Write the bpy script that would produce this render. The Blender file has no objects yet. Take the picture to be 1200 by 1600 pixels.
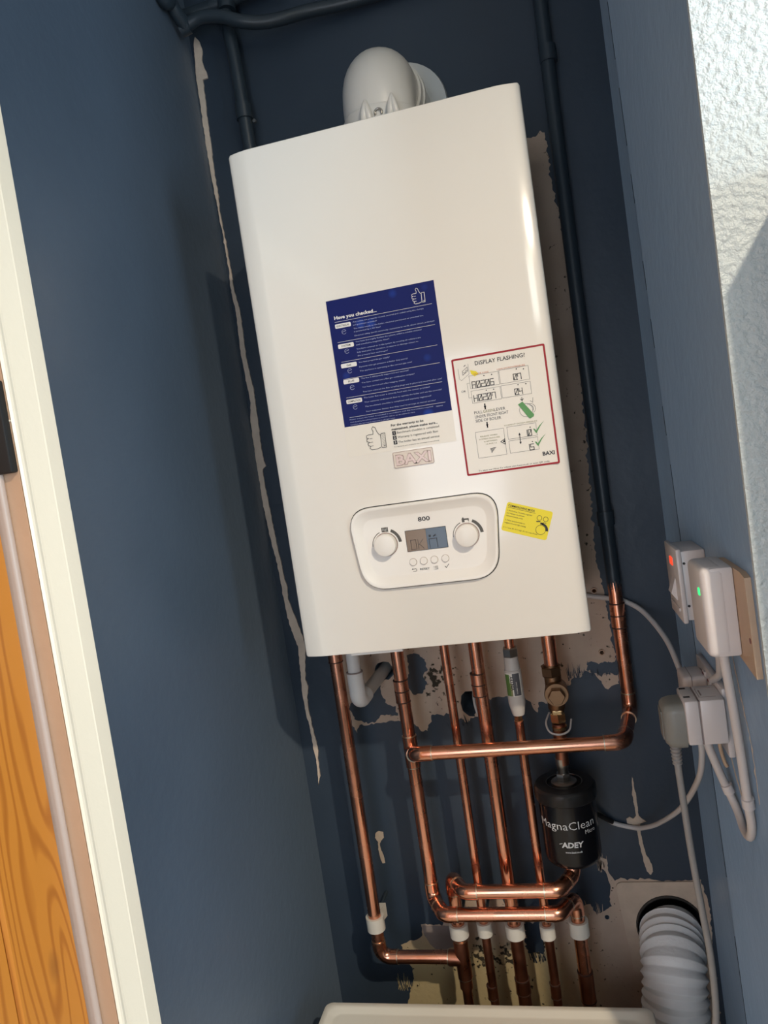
import bpy, bmesh, math, random
from mathutils import Vector, Matrix
import mathutils.noise as mnoise
S = bpy.context.scene
COL = S.collection
ZO = 1.29          # height of the boiler's underside above the floor; every z below is measured from there
R_ = math.radians

# ------------------------------------------------------------------ camera, world, light, exposure
cam_d = bpy.data.cameras.new('camera'); cam = bpy.data.objects.new('camera', cam_d); COL.objects.link(cam)
cam_d.sensor_fit = 'VERTICAL'; cam_d.sensor_height = 24.0; cam_d.lens = 1157 / 1600 * 24
cam_d.clip_start = 0.02
rx, ry, rz = (0.966846, 0.209226, -0.146401), (-0.129073, -0.094277, -0.987143), (-0.220338, 0.973312, -0.064146)
m = Matrix(((rx[0], -ry[0], -rz[0]), (rx[1], -ry[1], -rz[1]), (rx[2], -ry[2], -rz[2]))).to_4x4()
m.translation = (0.36417, -0.98188, 0.25624 + ZO)
cam.matrix_world = m
S.camera = cam

w = bpy.data.worlds.new('sky'); S.world = w; w.use_nodes = True
wn = w.node_tree.nodes; wl = w.node_tree.links
sky = wn.new('ShaderNodeTexSky'); sky.sky_type = 'NISHITA'; sky.sun_disc = False
sky.sun_elevation = R_(35); sky.sun_rotation = R_(200); sky.air_density = 1.0; sky.dust_density = 0.6
wl.new(sky.outputs[0], wn['Background'].inputs[0]); wn['Background'].inputs[1].default_value = 0.30

def light(name, kind, loc, energy, color, target=None, **kw):
    d = bpy.data.lights.new(name, kind); d.energy = energy; d.color = color
    for k, v in kw.items(): setattr(d, k, v)
    o = bpy.data.objects.new(name, d); COL.objects.link(o)
    o.location = (loc[0], loc[1], loc[2] + ZO)
    if target:
        v = Vector(target) - Vector(loc)
        o.rotation_euler = v.to_track_quat('-Z', 'Y').to_euler()
    return o
LAMP = (1.31, -1.75, 1.50)
light('ceiling_spot_light', 'SPOT', LAMP, 178, (1.0, 0.84, 0.64), (0.16, 0.2, -0.55),
      spot_size=R_(64), spot_blend=1.0, shadow_soft_size=0.035)
# daylight through the side and high windows; the left lamp is an added fill
light('added_fill_left', 'AREA', (-0.10, -2.10, 0.05), 14, (0.80, 0.88, 1.0), (0.53, -0.1, -0.25), shape='RECTANGLE', size=0.8, size_y=1.3)
light('daylight_side', 'AREA', (2.40, -1.40, 0.25), 64, (0.72, 0.87, 1.0), (0.0, -0.3, 0.1), shape='RECTANGLE', size=1.0, size_y=1.2)
light('daylight_high', 'AREA', (1.45, -2.58, 1.27), 5.5, (1.0, 0.97, 0.80), (0.8, -0.4, 0.3), shape='RECTANGLE', size=0.45, size_y=0.58)
S.view_settings.view_transform = 'Standard'; S.view_settings.look = 'None'
S.view_settings.gamma = 1.0; S.view_settings.use_curve_mapping = False
S.view_settings.exposure = 0.06
S.cycles.use_denoising = True
S.cycles.max_bounces = 8

# ------------------------------------------------------------------ materials
def srgb(r, g, b):
    f = lambda c: (c / 255 / 12.92) if c / 255 <= 0.04045 else ((c / 255 + 0.055) / 1.055) ** 2.4
    return (f(r), f(g), f(b), 1)
def mat(name, col, rough=0.5, metal=0.0, bump=0.0, bscale=80.0, var=0.0, vscale=6.0, coat=0.0, rvar=0.0, emit=None, es=0.0):
    mt = bpy.data.materials.new(name); mt.use_nodes = True
    nt = mt.node_tree; p = nt.nodes['Principled BSDF']
    p.inputs['Base Color'].default_value = col; p.inputs['Roughness'].default_value = rough
    p.inputs['Metallic'].default_value = metal
    if coat: p.inputs['Coat Weight'].default_value = coat; p.inputs['Coat Roughness'].default_value = 0.08
    if emit: p.inputs['Emission Color'].default_value = emit; p.inputs['Emission Strength'].default_value = es
    if bump or var or rvar:
        geo = nt.nodes.new('ShaderNodeNewGeometry')
    if var or rvar:
        n = nt.nodes.new('ShaderNodeTexNoise'); n.inputs['Scale'].default_value = vscale; n.inputs['Detail'].default_value = 6
        nt.links.new(geo.outputs['Position'], n.inputs['Vector'])
    if var:
        mx = nt.nodes.new('ShaderNodeMix'); mx.data_type = 'RGBA'
        mx.inputs[6].default_value = tuple(c * (1 - var) for c in col[:3]) + (1,)
        mx.inputs[7].default_value = tuple(min(1, c * (1 + var)) for c in col[:3]) + (1,)
        nt.links.new(n.outputs[0], mx.inputs[0]); nt.links.new(mx.outputs[2], p.inputs['Base Color'])
    if rvar:
        mr = nt.nodes.new('ShaderNodeMapRange'); mr.inputs[1].default_value = 0.3; mr.inputs[2].default_value = 0.7
        mr.inputs[3].default_value = max(0.03, rough - rvar); mr.inputs[4].default_value = rough + rvar
        nt.links.new(n.outputs[0], mr.inputs[0]); nt.links.new(mr.outputs[0], p.inputs['Roughness'])
    if bump:
        n2 = nt.nodes.new('ShaderNodeTexNoise'); n2.inputs['Scale'].default_value = bscale; n2.inputs['Detail'].default_value = 3
        nt.links.new(geo.outputs['Position'], n2.inputs['Vector'])
        b = nt.nodes.new('ShaderNodeBump'); b.inputs['Strength'].default_value = bump; b.inputs['Distance'].default_value = 0.004 if bscale == 150 else 0.002
        nt.links.new(n2.outputs[0], b.inputs['Height']); nt.links.new(b.outputs[0], p.inputs['Normal'])
    return mt
M = {}
M['navy'] = mat('navy_wall_paint', (0.029, 0.046, 0.072, 1), 0.42, bump=0.25, bscale=55, var=0.18, vscale=5, rvar=0.08)
M['navy_lit'] = mat('navy_paint_lit_copy', (0.034, 0.051, 0.074, 1), 0.42, bump=0.25, bscale=55, var=0.18, vscale=5, rvar=0.08)  # copy of the navy with the board's stronger light put into the colour
for nm, sw in (('navy', 0.45), ('navy_lit', 0.62)):      # dusty satin paint, paler at a glancing view; board's surplus stands in for light
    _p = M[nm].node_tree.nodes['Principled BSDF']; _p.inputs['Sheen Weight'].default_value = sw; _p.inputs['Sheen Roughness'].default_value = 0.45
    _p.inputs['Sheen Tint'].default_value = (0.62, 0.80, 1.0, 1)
M['navy_pipe'] = mat('navy_pipe_paint', (0.032, 0.047, 0.062, 1), 0.38, bump=0.2, bscale=90)
M['white_wall'] = mat('pale_blue_white_textured_paint', (0.49, 0.55, 0.565, 1), 0.4, bump=1.0, bscale=150)
M['ceil'] = mat('ceiling_paint', (0.5, 0.49, 0.47, 1), 0.8)
M['room'] = mat('room_wall_paint', (0.28, 0.27, 0.26, 1), 0.7)
M['floor'] = mat('oak_floor', (0.34, 0.24, 0.15, 1), 0.5, var=0.25, vscale=9)
M['cream'] = mat('cream_gloss_paint', (0.77, 0.69, 0.55, 1), 0.32, bump=0.12, bscale=120)
M['tan'] = mat('tan_gloss_paint', (0.50, 0.33, 0.22, 1), 0.4, bump=0.15, bscale=140, var=0.1, vscale=20)
M['edge'] = mat('grey_edge_paint', (0.42, 0.33, 0.28, 1), 0.45, bump=0.2, bscale=100)  # greyish tone of the door stop
M['black'] = mat('black_iron', (0.005, 0.005, 0.005, 1), 0.6)
M['boiler'] = mat('white_enamel', (0.83, 0.81, 0.76, 1), 0.13, coat=0.25)
M['panelw'] = mat('white_plastic_panel', (0.84, 0.82, 0.78, 1), 0.35)
M['plastic'] = mat('white_plastic', (0.74, 0.72, 0.70, 1), 0.38)
M['flue'] = mat('white_flue_plastic', (0.68, 0.68, 0.66, 1), 0.30)
M['cond'] = mat('white_waste_pipe', (0.72, 0.72, 0.72, 1), 0.4)
M['condg'] = mat('greyed_waste_pipe', (0.50, 0.48, 0.45, 1), 0.5)
M['socket'] = mat('white_socket_plastic', (0.66, 0.62, 0.61, 1), 0.32, var=0.05, vscale=30)
M['trunk'] = mat('white_cable_sheath', (0.62, 0.58, 0.56, 1), 0.45, var=0.08, vscale=25)
M['greycable'] = mat('grey_cable_sheath', (0.30, 0.29, 0.28, 1), 0.45)
M['greyplug'] = mat('grey_rubber_plug', (0.22, 0.22, 0.20, 1), 0.42)
M['gap'] = mat('dark_gap', (0.012, 0.012, 0.013, 1), 0.6)
M['hole'] = mat('dark_hole_tone', (0.05, 0.045, 0.04, 1), 0.95, bump=1, bscale=90, var=0.5, vscale=40)  # dark mottled tone for the hole backing and vent ring
M['copper'] = mat('bright_copper', (0.79, 0.37, 0.24, 1), 0.24, 1.0, var=0.16, vscale=30, rvar=0.08)
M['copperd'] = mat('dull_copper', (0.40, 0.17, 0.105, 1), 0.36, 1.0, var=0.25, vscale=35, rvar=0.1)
M['solder'] = mat('solder', (0.66, 0.58, 0.45, 1), 0.32, 1.0)
M['joint'] = mat('joint_gap', (0.05, 0.022, 0.015, 1), 0.7)
M['brass'] = mat('tarnished_brass', (0.25, 0.15, 0.085, 1), 0.40, 1.0, var=0.2, vscale=40)
M['brassb'] = mat('bright_brass', (0.80, 0.55, 0.28, 1), 0.25, 1.0)
M['chrome'] = mat('dull_nickel', (0.42, 0.40, 0.37, 1), 0.3, 1.0)
M['inhib'] = mat('grey_white_plastic', (0.56, 0.53, 0.50, 1), 0.4)
M['green'] = mat('print_green', (0.10, 0.20, 0.05, 1), 0.5, var=0.3, vscale=60)
M['dgrey'] = mat('print_grey', (0.09, 0.09, 0.10, 1), 0.5)
M['ink'] = mat('print_black', (0.012, 0.012, 0.016, 1), 0.5)
M['ink2'] = mat('print_fine_black', (0.10, 0.10, 0.10, 1), 0.5)
M['white_ink'] = mat('print_white', (0.80, 0.80, 0.80, 1), 0.45)
M['blue_ink2'] = mat('print_pale_blue', (0.40, 0.46, 0.68, 1), 0.45)
M['red'] = mat('print_red', (0.32, 0.006, 0.018, 1), 0.6)
M['pgreen'] = mat('print_bright_green', (0.10, 0.30, 0.10, 1), 0.5)
M['olive'] = mat('print_olive', (0.26, 0.26, 0.12, 1), 0.5)
M['yellow'] = mat('yellow_label', (0.80, 0.68, 0.01, 1), 0.42)
M['stick'] = mat('white_sticker', (0.80, 0.77, 0.70, 1), 0.28)
M['badge'] = mat('clear_badge', (0.70, 0.62, 0.54, 1), 0.25)
M['badgetxt'] = mat('rose_silver_badge_letters', (0.55, 0.42, 0.37, 1), 0.3, 0.3)
M['badgeline'] = mat('badge_letter_outline', (0.34, 0.25, 0.21, 1), 0.35, 0.3)
M['orange_ink'] = mat('print_orange', (0.60, 0.16, 0.05, 1), 0.5)
M['arc'] = mat('print_dark_grey', (0.085, 0.08, 0.07, 1), 0.5)
M['fblack'] = mat('black_filter_plastic', (0.006, 0.006, 0.008, 1), 0.22)
M['fblackm'] = mat('black_filter_cap', (0.010, 0.010, 0.011, 1), 0.42)
M['hose'] = mat('white_hose_film', (0.84, 0.85, 0.85, 1), 0.5, bump=0.3, bscale=160)
M['dryer'] = mat('white_appliance', (0.74, 0.70, 0.60, 1), 0.35)
M['rubber'] = mat('black_rubber', (0.015, 0.015, 0.015, 1), 0.6)
M['ply'] = mat('raw_plywood', (0.50, 0.36, 0.25, 1), 0.6, var=0.22, vscale=24)
M['white_clip'] = mat('white_clip_plastic', (0.70, 0.67, 0.60, 1), 0.4)
M['led_r'] = mat('red_neon', (0.6, 0.02, 0.01, 1), 0.3, emit=(1, 0.06, 0.02, 1), es=1.2)
M['led_g'] = mat('green_led', (0.02, 0.6, 0.1, 1), 0.3, emit=(0.02, 1, 0.22, 1), es=1.3)
M['bulb'] = mat('lamp_glass', (1, 0.9, 0.7, 1), 0.3, emit=(1, 0.85, 0.62, 1), es=12)
M['lcd_a'] = mat('screen_amber', (0.17, 0.11, 0.06, 1), 0.25, emit=(0.30, 0.17, 0.08, 1), es=0.06)
M['lcd_b'] = mat('screen_blue', (0.05, 0.075, 0.11, 1), 0.25, emit=(0.10, 0.15, 0.22, 1), es=0.06)
M['lcdi_a'] = mat('screen_segment_amber', (0.06, 0.03, 0.01, 1), 0.4)
M['lcdi_b'] = mat('screen_segment_dark', (0.015, 0.02, 0.03, 1), 0.4)
M['redmark'] = mat('dark_red_mark', (0.16, 0.03, 0.03, 1), 0.5)

def blue_sticker():
    mt = bpy.data.materials.new('blue_sticker_print'); mt.use_nodes = True; nt = mt.node_tree; p = nt.nodes['Principled BSDF']
    g = nt.nodes.new('ShaderNodeNewGeometry')
    v = nt.nodes.new('ShaderNodeTexVoronoi'); v.inputs['Scale'].default_value = 26
    nt.links.new(g.outputs['Position'], v.inputs['Vector'])
    r = nt.nodes.new('ShaderNodeValToRGB'); r.color_ramp.elements[0].color = (0.010, 0.042, 0.29, 1); r.color_ramp.elements[0].position = 0.10
    r.color_ramp.elements[1].color = (0.005, 0.012, 0.120, 1); r.color_ramp.elements[1].position = 0.22
    nt.links.new(v.outputs['Distance'], r.inputs[0]); nt.links.new(r.outputs[0], p.inputs['Base Color'])
    p.inputs['Roughness'].default_value = 0.5; p.inputs['Specular IOR Level'].default_value = 0.2
    return mt
M['bsticker'] = blue_sticker()
def plaster():
    mt = bpy.data.materials.new('bare_plaster'); mt.use_nodes = True; nt = mt.node_tree; p = nt.nodes['Principled BSDF']
    N, K = nt.nodes.new, nt.links.new
    g = N('ShaderNodeNewGeometry')
    n = N('ShaderNodeTexNoise'); n.inputs['Scale'].default_value = 9; n.inputs['Detail'].default_value = 8; K(g.outputs['Position'], n.inputs['Vector'])
    r = N('ShaderNodeValToRGB'); e = r.color_ramp.elements
    e[0].position = 0.3; e[0].color = (0.46, 0.34, 0.26, 1); e[1].position = 0.7; e[1].color = (0.62, 0.49, 0.39, 1)
    K(n.outputs[0], r.inputs[0])
    sx = N('ShaderNodeSeparateXYZ'); K(g.outputs['Position'], sx.inputs[0])
    # yellowed old plaster low down between the pipes
    my = N('ShaderNodeMapRange'); my.inputs[1].default_value = ZO - 0.60; my.inputs[2].default_value = ZO - 0.66; K(sx.outputs[2], my.inputs[0])
    mxx = N('ShaderNodeMapRange'); mxx.inputs[1].default_value = 0.36; mxx.inputs[2].default_value = 0.24; K(sx.outputs[0], mxx.inputs[0])
    mm = N('ShaderNodeMath'); mm.operation = 'MULTIPLY'; K(my.outputs[0], mm.inputs[0]); K(mxx.outputs[0], mm.inputs[1])
    mix = N('ShaderNodeMix'); mix.data_type = 'RGBA'; K(mm.outputs[0], mix.inputs[0]); K(r.outputs[0], mix.inputs[6]); mix.inputs[7].default_value = (0.56, 0.46, 0.26, 1)
    # brown scuffs and black mould specks, in patches
    n2 = N('ShaderNodeTexNoise'); n2.inputs['Scale'].default_value = 120; n2.inputs['Detail'].default_value = 4; K(g.outputs['Position'], n2.inputs['Vector'])
    n3 = N('ShaderNodeTexNoise'); n3.inputs['Scale'].default_value = 14; n3.inputs['Detail'].default_value = 2; K(g.outputs['Position'], n3.inputs['Vector'])
    ad = N('ShaderNodeMath'); ad.operation = 'ADD'; K(n2.outputs[0], ad.inputs[0])
    spots = [((0.145, 0.29, -0.655), 0.05), ((0.185, 0.29, -0.655), 0.04), ((0.245, 0.29, -0.63), 0.032), ((0.128, 0.29, -0.13), 0.05), ((0.07, 0.29, -0.66), 0.03)]
    last = None
    for (c, rad) in spots:
        d = N('ShaderNodeVectorMath'); d.operation = 'DISTANCE'; K(g.outputs['Position'], d.inputs[0]); d.inputs[1].default_value = (c[0], c[1], c[2] + ZO)
        q = N('ShaderNodeMapRange'); q.inputs[1].default_value = 0.0; q.inputs[2].default_value = rad; q.inputs[3].default_value = 0.24; q.inputs[4].default_value = 0.0; K(d.outputs['Value'], q.inputs[0])
        if last is None: last = q
        else:
            mxm = N('ShaderNodeMath'); mxm.operation = 'MAXIMUM'; K(last.outputs[0], mxm.inputs[0]); K(q.outputs[0], mxm.inputs[1]); last = mxm
    K(last.outputs[0], ad.inputs[1])
    th = N('ShaderNodeMapRange'); th.inputs[1].default_value = 0.66; th.inputs[2].default_value = 0.72; K(ad.outputs[0], th.inputs[0])
    mix2 = N('ShaderNodeMix'); mix2.data_type = 'RGBA'; K(th.outputs[0], mix2.inputs[0]); K(mix.outputs[2], mix2.inputs[6]); mix2.inputs[7].default_value = (0.04, 0.032, 0.02, 1)
    K(mix2.outputs[2], p.inputs['Base Color']); p.inputs['Roughness'].default_value = 0.85
    b = N('ShaderNodeBump'); b.inputs['Strength'].default_value = 0.4; b.inputs['Distance'].default_value = 0.002; K(n2.outputs[0], b.inputs['Height']); K(b.outputs[0], p.inputs['Normal'])
    return mt
M['plaster'] = plaster()
M['greyfill'] = mat('grey_filler', (0.30, 0.25, 0.24, 1), 0.85, bump=0.3, bscale=90, var=0.15, vscale=40)
M['filler'] = mat('pale_filler', (0.58, 0.47, 0.37, 1), 0.9, bump=0.6, bscale=120, var=0.2, vscale=40)
M['filler2'] = mat('bright_filler', (0.74, 0.61, 0.50, 1), 0.9, bump=0.6, bscale=120, var=0.2, vscale=40)
def pine(name, off):
    mt = bpy.data.materials.new(name); mt.use_nodes = True; nt = mt.node_tree; p = nt.nodes['Principled BSDF']
    N, K = nt.nodes.new, nt.links.new
    g = N('ShaderNodeNewGeometry'); mp = N('ShaderNodeMapping'); mp.inputs['Scale'].default_value = (0.5, 7, 0.9); mp.inputs['Location'].default_value = (0, off, off)
    K(g.outputs['Position'], mp.inputs['Vector'])
    nz = N('ShaderNodeTexNoise'); nz.inputs['Scale'].default_value = 1.6; nz.inputs['Detail'].default_value = 2.5; K(mp.outputs[0], nz.inputs['Vector'])
    sp = N('ShaderNodeSeparateXYZ'); K(g.outputs['Position'], sp.inputs[0])
    a1 = N('ShaderNodeMath'); a1.operation = 'MULTIPLY'; K(nz.outputs[0], a1.inputs[0]); a1.inputs[1].default_value = 95
    a2 = N('ShaderNodeMath'); a2.operation = 'MULTIPLY_ADD'; K(sp.outputs[1], a2.inputs[0]); a2.inputs[1].default_value = 300; K(a1.outputs[0], a2.inputs[2])
    a3 = N('ShaderNodeMath'); a3.operation = 'SINE'; K(a2.outputs[0], a3.inputs[0])
    wv = N('ShaderNodeMapRange'); wv.inputs[1].default_value = -1; wv.inputs[2].default_value = 1; K(a3.outputs[0], wv.inputs[0])
    r = N('ShaderNodeValToRGB'); e = r.color_ramp.elements; e[0].color = (0.37, 0.120, 0.016, 1); e[1].color = (0.50, 0.185, 0.026, 1); e[1].position = 0.45
    K(wv.outputs[0], r.inputs[0])
    # knots
    v = N('ShaderNodeTexVoronoi'); v.inputs['Scale'].default_value = 1.0; mp2 = N('ShaderNodeMapping'); mp2.inputs['Scale'].default_value = (0.2, 15, 7); mp2.inputs['Location'].default_value = (0, off * 3, off * 2)
    K(g.outputs['Position'], mp2.inputs['Vector']); K(mp2.outputs[0], v.inputs['Vector'])
    q = N('ShaderNodeMapRange'); q.inputs[1].default_value = 0.06; q.inputs[2].default_value = 0.17; q.inputs[3].default_value = 0.85; q.inputs[4].default_value = 0.0; K(v.outputs['Distance'], q.inputs[0])
    mx = N('ShaderNodeMix'); mx.data_type = 'RGBA'; K(q.outputs[0], mx.inputs[0]); K(r.outputs[0], mx.inputs[6]); mx.inputs[7].default_value = (0.20, 0.065, 0.015, 1)
    K(mx.outputs[2], p.inputs['Base Color']); p.inputs['Roughness'].default_value = 0.35
    return mt
M['pine'] = pine('knotty_pine', 0.0); M['pine2'] = pine('knotty_pine_darker', 0.37)
def pane():
    mt = bpy.data.materials.new('window_glass'); mt.use_nodes = True; nt = mt.node_tree; nt.nodes.clear()
    o = nt.nodes.new('ShaderNodeOutputMaterial'); a = nt.nodes.new('ShaderNodeBsdfTransparent'); b = nt.nodes.new('ShaderNodeBsdfGlossy'); b.inputs['Roughness'].default_value = 0.02
    mx = nt.nodes.new('ShaderNodeMixShader'); mx.inputs[0].default_value = 0.06
    nt.links.new(a.outputs[0], mx.inputs[1]); nt.links.new(b.outputs[0], mx.inputs[2]); nt.links.new(mx.outputs[0], o.inputs[0]); return mt
M['glass'] = pane()

# ------------------------------------------------------------------ builders
ORG = {}           # world origin of every thing / part
def tag(o, label=None, cat=None, group=None, kind=None):
    if label: o['label'] = label
    if cat: o['category'] = cat
    if group: o['group'] = group
    if kind: o['kind'] = kind
    return o
def thing(name, label, cat, loc, group=None):
    o = bpy.data.objects.new(name, None); COL.objects.link(o); o.empty_display_size = 0.02
    L = Vector((loc[0], loc[1], loc[2] + ZO)); o.location = L; ORG[o] = L
    return tag(o, label, cat, group)
def obj(name, bm, mt, parent=None, smooth=None, label=None):
    """links the bmesh (given in room coordinates relative to the boiler's underside) as ONE mesh object"""
    off = ORG[parent] if parent is not None else Vector((0, 0, 0))
    base = Vector((0, 0, ZO)) - off
    if parent is None:
        c = sum((v.co for v in bm.verts), Vector()) / max(1, len(bm.verts))
        zmin = min(v.co.z for v in bm.verts); og = Vector((c.x, c.y, zmin + ZO)); base = Vector((0, 0, ZO)) - og
    for v in bm.verts: v.co += base
    bmesh.ops.recalc_face_normals(bm, faces=bm.faces)
    me = bpy.data.meshes.new(name); bm.to_mesh(me); bm.free()
    if isinstance(mt, str): mt = M[mt]
    me.materials.append(mt)
    if smooth is not None:
        me.shade_smooth() if smooth >= 180 else (me.shade_smooth(), me.set_sharp_from_angle(angle=R_(smooth)))
    o = bpy.data.objects.new(name, me); COL.objects.link(o)
    if parent is not None: o.parent = parent; ORG[o] = off
    else: o.location = og; ORG[o] = og
    if label: o['label'] = label
    return o
def B(): return bmesh.new()
def box(bm, x0, x1, y0, y1, z0, z1, bev=0.0, seg=2):
    r = bmesh.ops.create_cube(bm, size=1.0)
    for v in r['verts']:
        v.co = Vector((x0 + (v.co.x + .5) * (x1 - x0), y0 + (v.co.y + .5) * (y1 - y0), z0 + (v.co.z + .5) * (z1 - z0)))
    if bev:
        es = list({e for v in r['verts'] for e in v.link_edges})
        bmesh.ops.bevel(bm, geom=es, offset=bev, segments=seg, profile=0.5, affect='EDGES')
    return bm
def tube(bm, pts, r, n=16, caps=True, rfun=None):
    """tube through a polyline, radius r or rfun(t)"""
    P = [Vector(p) for p in pts]
    T = []
    for i in range(len(P)):
        a = P[max(0, i - 1)]; b = P[min(len(P) - 1, i + 1)]; T.append((b - a).normalized())
    up = Vector((0, 0, 1)) if abs(T[0].z) < 0.9 else Vector((1, 0, 0))
    u = T[0].cross(up).normalized(); rings = []
    for i, (p, t) in enumerate(zip(P, T)):
        u = (u - t * u.dot(t)).normalized(); v = t.cross(u)
        rr = rfun(i) if rfun else (r[i] if isinstance(r, (list, tuple)) else r)
        rings.append([bm.verts.new(p + (u * math.cos(2 * math.pi * k / n) + v * math.sin(2 * math.pi * k / n)) * rr) for k in range(n)])
    for a, b in zip(rings, rings[1:]):
        for k in range(n): bm.faces.new((a[k], a[(k + 1) % n], b[(k + 1) % n], b[k]))
    if caps:
        bm.faces.new(rings[0][::-1]); bm.faces.new(rings[-1])
    return bm
def lathe(bm, prof, origin, axis=(0, 0, 1), n=24, caps=True):
    """profile [(radius, height along axis)]"""
    ax = Vector(axis).normalized(); o = Vector(origin)
    return tube(bm, [o + ax * h for _, h in prof], [max(r, 1e-4) for r, _ in prof], n, caps) if False else _lathe(bm, prof, o, ax, n, caps)
def _lathe(bm, prof, o, ax, n, caps):
    up = Vector((0, 0, 1)) if abs(ax.z) < 0.9 else Vector((1, 0, 0))
    u = ax.cross(up).normalized(); v = ax.cross(u); rings = []
    for r, h in prof:
        rings.append([bm.verts.new(o + ax * h + (u * math.cos(2 * math.pi * k / n) + v * math.sin(2 * math.pi * k / n)) * max(r, 1e-5)) for k in range(n)])
    for a, b in zip(rings, rings[1:]):
        for k in range(n): bm.faces.new((a[k], a[(k + 1) % n], b[(k + 1) % n], b[k]))
    if caps: bm.faces.new(rings[0][::-1]); bm.faces.new(rings[-1])
    return bm
def prism(bm, pts, vec):
    """polygon of 3D points extruded along vec (any number of corners, may be concave)"""
    a = [bm.verts.new(Vector(p)) for p in pts]; b = [bm.verts.new(Vector(p) + Vector(vec)) for p in pts]
    n = len(pts)
    fs = [bm.faces.new(a[::-1]), bm.faces.new(b)]
    for i in range(n): bm.faces.new((a[i], a[(i + 1) % n], b[(i + 1) % n], b[i]))
    bmesh.ops.triangulate(bm, faces=fs)
    return bm
def hexnut(bm, origin, axis, r, h, bev=0.001):
    return lathe(bm, [(r * .9, 0), (r, h * .12), (r, h * .88), (r * .9, h)], origin, axis, 6)
def smoothpath(pts, sub=8):
    """Catmull-Rom through the points"""
    P = [Vector(p) for p in pts]; P = [P[0] * 2 - P[1]] + P + [P[-1] * 2 - P[-2]]; out = []
    for i in range(1, len(P) - 2):
        for k in range(sub):
            t = k / sub; a, b, c, d = P[i - 1], P[i], P[i + 1], P[i + 2]
            out.append(0.5 * ((2 * b) + (c - a) * t + (2 * a - 5 * b + 4 * c - d) * t * t + (3 * b - a - 3 * c + d) * t ** 3))
    out.append(P[-2]); return out
def fill2d(loops, thick, y):
    """flat shape with holes: loops of (x, z), front face at y, thickness going to +y"""
    cu = bpy.data.curves.new('tmp', 'CURVE'); cu.dimensions = '2D'; cu.fill_mode = 'BOTH'; cu.extrude = thick / 2
    for L in loops:
        s = cu.splines.new('POLY'); s.points.add(len(L) - 1); s.use_cyclic_u = True
        for p, q in zip(s.points, L): p.co = (q[0], q[1], 0, 1)
    bm = _curve_bm(cu)
    for v in bm.verts: v.co = Vector((v.co.x, y + thick / 2 - v.co.z, v.co.y))
    return bm
def _curve_bm(cu):
    o = bpy.data.objects.new('tmp', cu); COL.objects.link(o)
    dg = bpy.context.evaluated_depsgraph_get(); me = bpy.data.meshes.new_from_object(o.evaluated_get(dg))
    bm = bmesh.new(); bm.from_mesh(me); bpy.data.meshes.remove(me); bpy.data.objects.remove(o); bpy.data.curves.remove(cu)
    return bm
def circle(cx, cz, r, n=24, a0=0.0, jit=0.0, seed=0):
    rnd = random.Random(seed)
    return [(cx + r * (1 + rnd.uniform(-jit, jit)) * math.cos(a0 + 2 * math.pi * k / n), cz + r * (1 + rnd.uniform(-jit, jit)) * math.sin(a0 + 2 * math.pi * k / n)) for k in range(n)]
def rrect(x0, x1, z0, z1, r, n=5):
    out = []
    for cx, cz, a in ((x1 - r, z1 - r, 0), (x0 + r, z1 - r, 90), (x0 + r, z0 + r, 180), (x1 - r, z0 + r, 270)):
        for k in range(n + 1): t = R_(a + 90 * k / n); out.append((cx + r * math.cos(t), cz + r * math.sin(t)))
    return out
def ragged(pts, amp, step=0.004, seed=1):
    """outline of torn or brushed paint: the edges subdivided and pushed about by noise"""
    out = []; n = len(pts)
    for i in range(n):
        a = Vector((pts[i][0], pts[i][1])); b = Vector((pts[(i + 1) % n][0], pts[(i + 1) % n][1])); d = b - a; L = d.length
        k = max(1, int(L / step)); nr = Vector((-d.y, d.x)).normalized() if L > 0 else Vector((0, 0))
        for j in range(k):
            p = a + d * (j / k)
            f = mnoise.noise(Vector((p.x * 140, p.y * 140, seed * 7.3))) + 0.7 * mnoise.noise(Vector((p.x * 420, p.y * 420, seed * 3.1)))
            out.append(tuple(p + nr * amp * f))
    return out

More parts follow.
